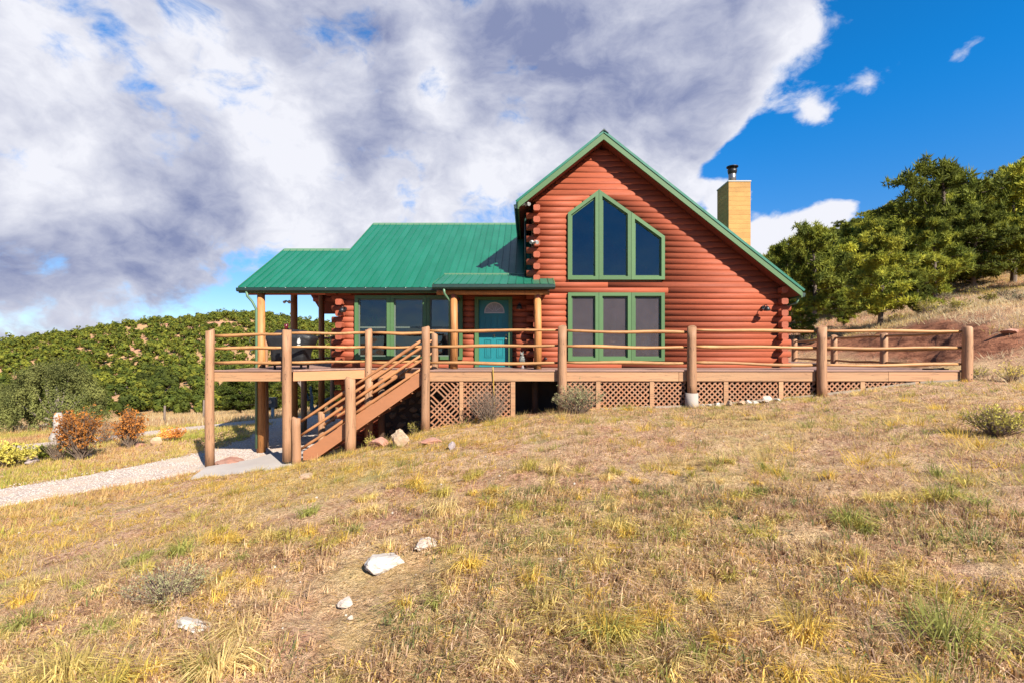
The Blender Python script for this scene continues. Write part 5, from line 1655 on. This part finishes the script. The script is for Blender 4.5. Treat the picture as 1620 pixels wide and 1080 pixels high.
def hill():
    cand = []
    tries = 0
    cell = {}
    while len(cand) < 2300 and tries < 60000:
        tries += 1
        D = 42 + 125 * random.random() ** .8
        px = random.uniform(-190, 640)
        x = PX(px, D)
        md = 2.5 if D < 80 else 2.4
        # bare clearings
        key = (int(x // 3), int(D // 3)); ok = True
        for i in (-1, 0, 1):
            for j in (-1, 0, 1):
                for (a, b_) in cell.get((key[0] + i, key[1] + j), ()):
                    if (a - x) ** 2 + (b_ - D) ** 2 < md * md: ok = False
        if not ok: continue
        if fbm(np.array([x * .06]), np.array([D * .06]), 77)[0] > .68: continue
        cell.setdefault(key, []).append((x, D)); cand.append((D, x, px))
    cand.sort(); print('hill trees', len(cand))
    zs = H(np.array([c[1] for c in cand]), np.array([c[0] for c in cand]))
    big = 0; VV = []; FF = []; nb = 0
    for (D, x, px), z in zip(cand, zs):
        s = random.uniform(.50, 1.15) * (1.06 if D < 80 else 1.10)
        if big < 300 and px < 560:
            where = 'near the juniper' if px < 190 else ('right of the juniper' if px < 330 else 'seen past the left deck')
            row = 'at the foot of the left hill' if D < 62 else ('midway up the left hill' if D < 85 else 'high on the left hill')
            zl = ('round green tree %s, %s' % (row, where), 'round trees %s, %s' % (row, where))
            o = link('hillside_tree', HM[big % 6][0], (x, D, z - .15), rot=random.uniform(0, 6.28), scale=(s, s, s * random.uniform(.85, 1.1)),
                     label=zl[0], cat='tree', group=zl[1])
            big += 1
        else:
            V, Fc = HM[random.randint(0, 5)][1]
            sel = rng.choice(len(Fc), 300, replace=False)
            tri = V[Fc[sel]].reshape(-1, 3).copy()
            cen = tri.reshape(-1, 3, 3).mean(1, keepdims=True); tri = ((tri.reshape(-1, 3, 3) - cen) * 1.55 + cen).reshape(-1, 3)
            a = random.uniform(0, 6.28); ca, sa = math.cos(a), math.sin(a)
            t2 = np.stack([tri[:, 0] * ca - tri[:, 1] * sa, tri[:, 0] * sa + tri[:, 1] * ca, tri[:, 2]], 1) * s + np.array([x, D, z - .1])
            VV.append(t2)
    V = np.vstack(VV)
    link('hillside_woodland', np_mesh('hillside_woodland', V, np.arange(len(V)).reshape(-1, 3), M_hill), kind='stuff', label='distant dense green woodland covering the upper left hillside')
hill()

# shrubs
def shrub(px, pyb, hpx, wpx, label, leafm, twigm=M_twig, n=1200, leaf=.03, stems=40, seed=1, name='bush', lift=.3, spread=1.0, D=None, cat='bush'):
    D = D or gd(px, pyb); x = PX(px, D); z0 = h1(x, D)
    h = hpx * D / F; w = wpx * D / F / 2
    rr = random.Random(seed); rg = np.random.default_rng(seed)
    t = empty(name, (x, D, z0), label, cat)
    b = MB(); tips = []
    for i in range(stems):
        a = rr.uniform(0, 6.28); u = rr.random() ** .6; L = h * rr.uniform(.6, 1.05) * (1 - .35 * u * u)
        ex, ey = math.cos(a) * w * u, math.sin(a) * w * u * .8
        P = []
        for k in range(5):
            s = k / 4
            P.append(Vector((x + ex * (s ** .8) * spread + rr.gauss(0, .02) * h, D + ey * s ** .8 + rr.gauss(0, .02) * h, z0 - .02 + L * s)))
        b.tube(P, [.010 * h + .002, .006 * h + .0015, .004 * h + .001, .003 * h + .001, .0015], 4, cap=False)
        for k in range(3):
            s = rr.uniform(.35, .95); j = min(int(s * 4), 3); q = P[j].lerp(P[j + 1], s * 4 - j)
            e = q + Vector((rr.gauss(0, .12) * h, rr.gauss(0, .12) * h, rr.uniform(.02, .2) * h))
            b.tube([q, e], [.003 * h + .001, .001], 3, cap=False); tips.append((q, e))
        tips.append((P[2], P[4]))
    me = mesh_from_mb(b, 'stems', twigm)
    me.transform(Matrix.Translation((-x, -D, -z0)))
    link('stems', me, parent=t)
    if n:
        ids = rg.integers(0, len(tips), n); A = np.array([tuple(a) for a, _ in tips]); B = np.array([tuple(b_) for _, b_ in tips])
        u = rg.uniform(lift, 1.05, n)[:, None]
        c = A[ids] * (1 - u) + B[ids] * u + rg.normal(0, .022 * h, (n, 3))
        V, Fc = leaf_tris(c - np.array([x, D, z0]), leaf, rg, .5, .55)
        link('leaves', np_mesh('leaves', V, Fc, leafm), parent=t)
    return t
shrub(127, 727, 90, 70, 'larger rust orange autumn bush beside the gravel drive', M_orange, n=2400, leaf=.075, stems=110, seed=11, lift=.25)
shrub(205, 708, 68, 48, 'narrower rust orange autumn bush in the middle of the left field', M_orange, n=2000, leaf=.07, stems=95, seed=12, lift=.25)
shrub(272, 697, 24, 46, 'low rusty gold bush right of the two orange bushes', M_orange, n=900, leaf=.065, stems=50, seed=13)
shrub(165, 700, 34, 60, 'leafless pale brown brush between the orange bushes', M_orange, n=150, leaf=.04, stems=90, seed=14)
shrub(92, 728, 40, 44, 'dry pale twig brush left of the larger orange bush', M_orange, n=60, leaf=.03, stems=80, seed=15)
shrub(12, 738, 38, 80, 'rounded yellow green rabbitbrush at the left picture edge', M_gold, n=3200, leaf=.06, stems=80, seed=16)
shrub(71, 728, 26, 26, 'small dark green conifer shrub on the left field', M_hill, n=1800, leaf=.05, stems=30, seed=17, name='shrub')
shrub(772, 694, 62, 78, 'dry leafless twig bush in front of the tall lattice', M_sage, n=160, leaf=.022, stems=110, seed=18, D=11.45)
shrub(915, 674, 52, 86, 'grey green sage bush at the foot of the deck below the gable', M_sage, n=2600, leaf=.034, stems=90, seed=19, D=11.4)
shrub(1578, 690, 52, 112, 'dry golden bush with brown stems at the right edge of the lawn', M_gold, n=1500, leaf=.034, stems=150, seed=20)
shrub(1600, 606, 34, 60, 'yellow green weed clump at the foot of the red bank', M_gold, n=700, leaf=.03, stems=50, seed=21, D=11.6)
shrub(268, 952, 64, 150, 'low sprawling green shrub with grey twigs in the left foreground', M_sage, n=1500, leaf=.016, stems=90, seed=22)
shrub(1545, 606, 24, 50, 'golden grass bush beside the last deck post', M_gold, n=500, leaf=.03, stems=70, seed=23, D=12.2)
shrub(1515, 512, 22, 40, 'golden bush on top of the bank behind the last deck post', M_gold, n=800, leaf=.05, stems=50, seed=24, D=17.5)
shrub(1565, 514, 18, 34, 'small orange gold bush on the bank near the right edge', M_gold, n=600, leaf=.05, stems=40, seed=25, D=18)
shrub(585, 712, 26, 20, 'small yellow weed at the base of the stair post', M_gold, n=350, leaf=.025, stems=14, seed=26, D=11.75, cat='weed', name='weed')
shrub(655, 690, 24, 26, 'pale stalked weed behind the tan boulder', M_gold, n=380, leaf=.025, stems=14, seed=27, D=12.1, cat='weed', name='weed')
shrub(1465, 522, 30, 46, 'pale shrub at the foot of the small bright pinyon', M_gold, n=700, leaf=.05, stems=50, seed=28, D=19.5)
for i, (px, pyb, hp_, wp_, D, lab) in enumerate(((1500, 478, 16, 40, 25, 'low grey brush below the trunk of the big spreading pinyon'), (1545, 470, 18, 46, 25.5, 'grey brown brush between two trunks on the right slope'), (1590, 482, 14, 44, 22, 'sparse dry bush near the right edge on the pale slope'),
        (1480, 500, 16, 40, 19.5, 'tan brush just above the red bank behind the last deck post'), (1420, 512, 14, 36, 20.5, 'low tan brush right of the lone bushy pinyon trunk'), (1350, 518, 14, 40, 21.5, 'low tan brush left of the lone bushy pinyon trunk'), (1610, 505, 16, 50, 17, 'dry brush on the lip of the bank at the right edge'), (1285, 528, 14, 40, 22, 'low brush behind the railing beside the cabin corner'))):
    shrub(px, pyb, hp_, wp_, lab, M_gold if i % 3 == 1 else M_sage, n=260, leaf=.05, stems=70, seed=60 + i, D=D)
# white weathered stump
def stump():
    D = 16.2; x = PX(90, D); z0 = h1(x, D); top = PZ(650, D)
    rr = random.Random(3); pts = []; rs = []
    for i in range(7):
        t_ = i / 6; pts.append((x + .05 * math.sin(t_ * 5) + .1 * t_, D, z0 - .05 + (top - z0) * t_)); rs.append(.22 * (1 - .62 * t_ ** 1.4) * (1 + .15 * math.sin(t_ * 9)))
    b = MB().tube(pts, rs, 9)
    b.build('tree_stump', mat('bleached_wood', (.70, .62, .54), .9, .25, 8, (2, 2, .5), .9, 12, alt=(.40, .33, .28)), origin=(x, D, z0), label='bleached white tree stump standing in front of the big juniper', cat='stump')
stump()
# utility pedestal seen under the deck
D = 22.5; ux = PX(431.5, D); uz = h1(ux, D)
u = empty('utility_pedestal', (ux, D, uz), 'grey utility meter box on a pale post seen beneath the deck', 'utility box')
MB().box(ux - .17, ux + .17, D - .1, D + .1, uz + .5, uz + .95).build('meter_box', M_greybox, u)
MB().box(ux - .06, ux + .06, D - .04, D + .04, uz - .1, uz + .5).build('post', M_white, u)
MB().tube([(ux - .05, D - .10, uz + .75), (ux - .05, D - .14, uz + .75)], .08, 12).build('meter', M_steel, u)
for i, (px, D, h) in enumerate(((260, 21.5, .8), (322, 23.5, 1.0), (415, 26, 1.1), (600, 28, 1.1))):
    x = PX(px, D); z0 = h1(x, D)
    MB().tube([(x, D, z0 - .1), (x + .02, D, z0 + h)], [.05, .04], 7).build('fence_post', M_bark, origin=(x, D, z0), label=['short dark fence post behind the rusty gold bush', 'thin fence post in the dry field left of the deck', 'thin dark fence post near the grey utility box', 'fence post in the field behind the lower storey'][i], cat='post', group='posts along the far field')

# ================================================================== GRASS
def grass():
    rg = np.random.default_rng(99)
    Vs, Cs, tot = [], [], 0
    def excluded(x, y):
        r = on_road(x, y, -.05) > 0
        r |= in_slab(x, y)
        r |= (x > -5.3) & (x < 10.9) & (y > 12.02) & (y < 20.8)
        r |= (bank_mask(x, y) > .25)
        return r
    def blades(bx, by, bz, az, lean, h, w, col, seg2):
        """triangles (or bent blade of two triangles) from arrays"""
        n = len(bx)
        ca, sa = np.cos(az), np.sin(az)
        th = lean * 1.45                                   # tip angle from vertical
        tipx = bx + ca * np.sin(th) * h; tipy = by + sa * np.sin(th) * h; tipz = bz + h * np.cos(th)
        px_, py_ = -sa * w, ca * w
        px_ = px_ * .5 + w * .6
        z0 = bz - .006
        if not seg2:
            V = np.stack([np.stack([bx - px_, by - py_, z0], 1), np.stack([bx + px_, by + py_, z0], 1), np.stack([tipx, tipy, tipz], 1)], 1)
            return V.reshape(-1, 3), np.repeat(col, 3, 0)
        mt = th * .55
        mx = bx + ca * np.sin(mt) * h * .55; my = by + sa * np.sin(mt) * h * .55; mz = bz + np.cos(mt) * h * .58
        k = .8
        a = np.stack([bx - px_, by - py_, z0], 1); b = np.stack([bx + px_, by + py_, z0], 1)
        c = np.stack([mx + px_ * k, my + py_ * k, mz], 1); d = np.stack([mx - px_ * k, my - py_ * k, mz], 1); e = np.stack([tipx, tipy, tipz], 1)
        V = np.stack([a, b, c, a, c, d, d, c, e], 1).reshape(-1, 3)
        return V, np.repeat(col, 9, 0)
    PAL = np.array([(.67, .45, .24), (.80, .59, .35), (.34, .20, .12), (.76, .53, .15), (.50, .45, .14), (.25, .29, .11), (.80, .56, .12), (.60, .41, .29)])
    def palette(x, y, n):
        a = fbm(x * .55, y * .55, 40); b = fbm(x * .9 + 9, y * .9, 41); g = fbm(x * .35 + 3, y * .5, 42)
        golden = np.clip(1.5 - np.abs(y - 9.0) / 2.6, 0, 1) * np.clip((.5 - x) / 2.0, 0, 1)      # golden band by the drive and the stairs
        golden = np.maximum(golden, np.clip((-6.0 - x) / 2, 0, 1) * .8)
        green = np.clip(1 - np.abs(y - 11.4) / 1.0, 0, 1) * np.clip((x + 2.5) / 1.5, 0, 1) * .6
        w = np.stack([1.1 + 0 * a, 1.0 + 0 * a, .55 + .8 * (b < .45), .25 + 2.2 * golden, .22 + .7 * (g > .57) + .8 * green + .5 * golden, .10 + .55 * (a > .60) + 1.6 * green, .10 + 4.5 * golden, .55 * (1 - golden)], 1)
        w /= w.sum(1, keepdims=True)
        c = np.cumsum(w, 1); u = rg.random(n)[:, None]
        return PAL[np.minimum((u > c).sum(1), len(PAL) - 1)]
    def sample(n, r0, r1, amax, p=1.0):
        r = r0 + (r1 - r0) * rg.random(n) ** p; a = rg.uniform(-amax, amax, n)
        x = r * np.sin(a); y = r * np.cos(a)
        return x, y
    objs = []
    # 1 litter: short flat straws covering the soil
    n = 330000
    x, y = sample(n, 1.9, 16.5, .92, 1.0)
    m = ~excluded(x, y) & (fbm(x * 1.4, y * 1.4, 50) > .36 - .1 * rg.random(n))
    x, y = x[m], y[m]; n = len(x); z = H(x, y)
    r = np.hypot(x, y)
    col = palette(x, y, n) * rg.uniform(.45, 1.25, (n, 1))
    V, C = blades(x, y, z, rg.uniform(0, 6.28, n), rg.uniform(.75, 1.0, n), rg.uniform(.02, .07, n) * (1 + r * .03), rg.uniform(.0014, .0030, n) * (1 + r * .16), col, False)
    link('straw_litter', np_mesh('straw_litter', V, np.arange(len(V)).reshape(-1, 3), M_blade, C), kind='stuff', label='short pale straw litter lying over the red soil')
    # 2 tufts
    def tufts(nt, r0, r1, amax, per, hh, seg2, name, label, thresh=.42, p=1.0, golden_only=False, gain=1.0, wid=1.0, spread=.05, pal=None):
        x, y = sample(nt, r0, r1, amax, p)
        m = ~excluded(x, y)
        dn = fbm(x * .8, y * .8, 60) * .55 + fbm(x * 2.7, y * 2.7, 61) * .45
        m &= dn > thresh - .12 * rg.random(nt)
        x, y = x[m], y[m]; nt = len(x)
        tc = palette(x, y, nt) if pal is None else pal[rg.integers(0, len(pal), nt)]
        th = rg.lognormal(0, .34, nt)
        k = np.maximum(3, (per * np.clip(th, .5, 2.0) * rg.uniform(.6, 1.4, nt)).astype(int))
        ids = np.repeat(np.arange(nt), k); n = len(ids)
        az = rg.uniform(0, 6.28, n); rad = np.abs(rg.normal(0, spread, n)) * th[ids]
        bx = x[ids] + np.cos(az) * rad; by = y[ids] + np.sin(az) * rad; bz = H(bx, by)
        r = np.hypot(bx, by)
        other = palette(bx, by, n) if pal is None else tc[ids]
        mixc = rg.random((n, 1)) < .68
        col = np.where(mixc, tc[ids], other) * rg.uniform(.55, 1.25, (n, 1))
        V, C = blades(bx, by, bz, az + rg.normal(0, .5, n), np.clip(rg.beta(2.6, 1.7, n) * 1.0, .08, .97), hh * th[ids] * rg.uniform(.45, 1.1, n), rg.uniform(.0013, .0027, n) * (1 + r * .14) * wid, col, seg2)
        link(name, np_mesh(name, V, np.arange(len(V)).reshape(-1, 3), M_blade, C), kind='stuff', label=label)
        return n
    tufts(5200, 2.0, 5.4, .92, 22, .080, True, 'dry_grass', 'dry tan and green grass tufts in the foreground', .455)
    tufts(14000, 4.8, 16.5, .92, 14, .082, False, 'dry_grass', 'dry tan and yellow grass covering the middle of the lawn', .47)
    tufts(330, 2.2, 6.5, .92, 80, .14, True, 'tall_grass_tufts', 'taller golden and green bunch grass clumps in the foreground', .46, pal=np.array([(.76, .54, .12), (.58, .48, .13), (.38, .38, .11), (.72, .56, .20), (.78, .60, .26)]), spread=.035)
    tufts(900, 6.0, 16.0, .92, 45, .14, False, 'tall_grass_tufts', 'golden bunch grass clumps across the upper lawn', .46, pal=np.array([(.78, .56, .12), (.62, .52, .14), (.42, .41, .12), (.78, .60, .26)]), spread=.06)
    # left field and right slope: taller pale grass
    def field(nt, xr, yr, hh, name, label, pal, per=10, wid=2.0, cond=None, spread=.12):
        x = rg.uniform(*xr, nt); y = rg.uniform(*yr, nt)
        m = ~excluded(x, y)
        if cond is not None: m &= cond(x, y)
        x, y = x[m], y[m]; nt = len(x)
        ids = np.repeat(np.arange(nt), per); n = len(ids); az = rg.uniform(0, 6.28, n); rad = np.abs(rg.normal(0, spread, n))
        bx = x[ids] + np.cos(az) * rad; by = y[ids] + np.sin(az) * rad; bz = H(bx, by)
        nn = fbm(x * .35, y * .35, 71)
        ci = np.clip((nn * 1.6 - .3 + rg.normal(0, .12, nt)) * len(pal), 0, len(pal) - 1).astype(int)
        col = pal[ci][ids] * rg.uniform(.75, 1.15, (n, 1))
        V, C = blades(bx, by, bz, az, rg.uniform(.1, .75, n), hh * rg.uniform(.5, 1.2, n), rg.uniform(.003, .006, n) * wid, col, False)
        link(name, np_mesh(name, V, np.arange(len(V)).reshape(-1, 3), M_blade, C), kind='stuff', label=label)
    palL = np.array([(.34, .38, .08), (.50, .46, .10), (.62, .50, .16), (.66, .46, .20), (.60, .36, .18)])
    field(9000, (-24, -7.8), (7, 20), .14, 'field_grass', 'yellow green grass strip between driveway and field', palL, 12)
    palF = np.array([(.66, .48, .22), (.70, .54, .28), (.62, .42, .20), (.72, .58, .34), (.58, .36, .20)])
    field(12000, (-46, -5), (19.5, 46), .30, 'field_grass', 'tall pale gold grass of the left field', palF, 9, 3.0, spread=.2)
    palR = np.array([(.60, .45, .20), (.72, .60, .36), (.56, .38, .24), (.74, .62, .40), (.48, .36, .24), (.62, .48, .15)])
    field(14000, (11, 42), (9, 36), .22, 'slope_grass', 'pale dry grass on the slope above the red bank', palR, 11, 2.4, lambda x, y: (x > 13.2) | (y < 13), .16)
    field(5000, (-8, 12), (20.9, 34), .22, 'slope_grass', 'pale dry grass behind the cabin', palR, 8, 2.4)
grass()
# roots and dry twigs hanging over the lip of the bank
def roots():
    rr = random.Random(8); b = MB()
    for i in range(260):
        x = rr.uniform(11.6, 18); y = rr.uniform(12.5, 24)
        if not (.05 < float(bank_mask(np.array([x]), np.array([y]))[0]) < .55): continue
        z = h1(x, y)
        b.tube([(x, y, z + .02), (x + rr.gauss(0, .15), y - rr.uniform(0, .2), z + rr.uniform(-.02, .16)), (x + rr.gauss(0, .25), y - rr.uniform(.1, .35), z - rr.uniform(0, .2))], [.008, .006, .003], 4, cap=False)
    if b.v: link('dry_roots', mesh_from_mb(b, 'dry_roots', M_twig), kind='stuff', label='dry roots and twigs hanging along the lip of the red bank')
roots()
print('objects', len(bpy.data.objects), 'tris', sum(len(m.polygons) for m in bpy.data.meshes))
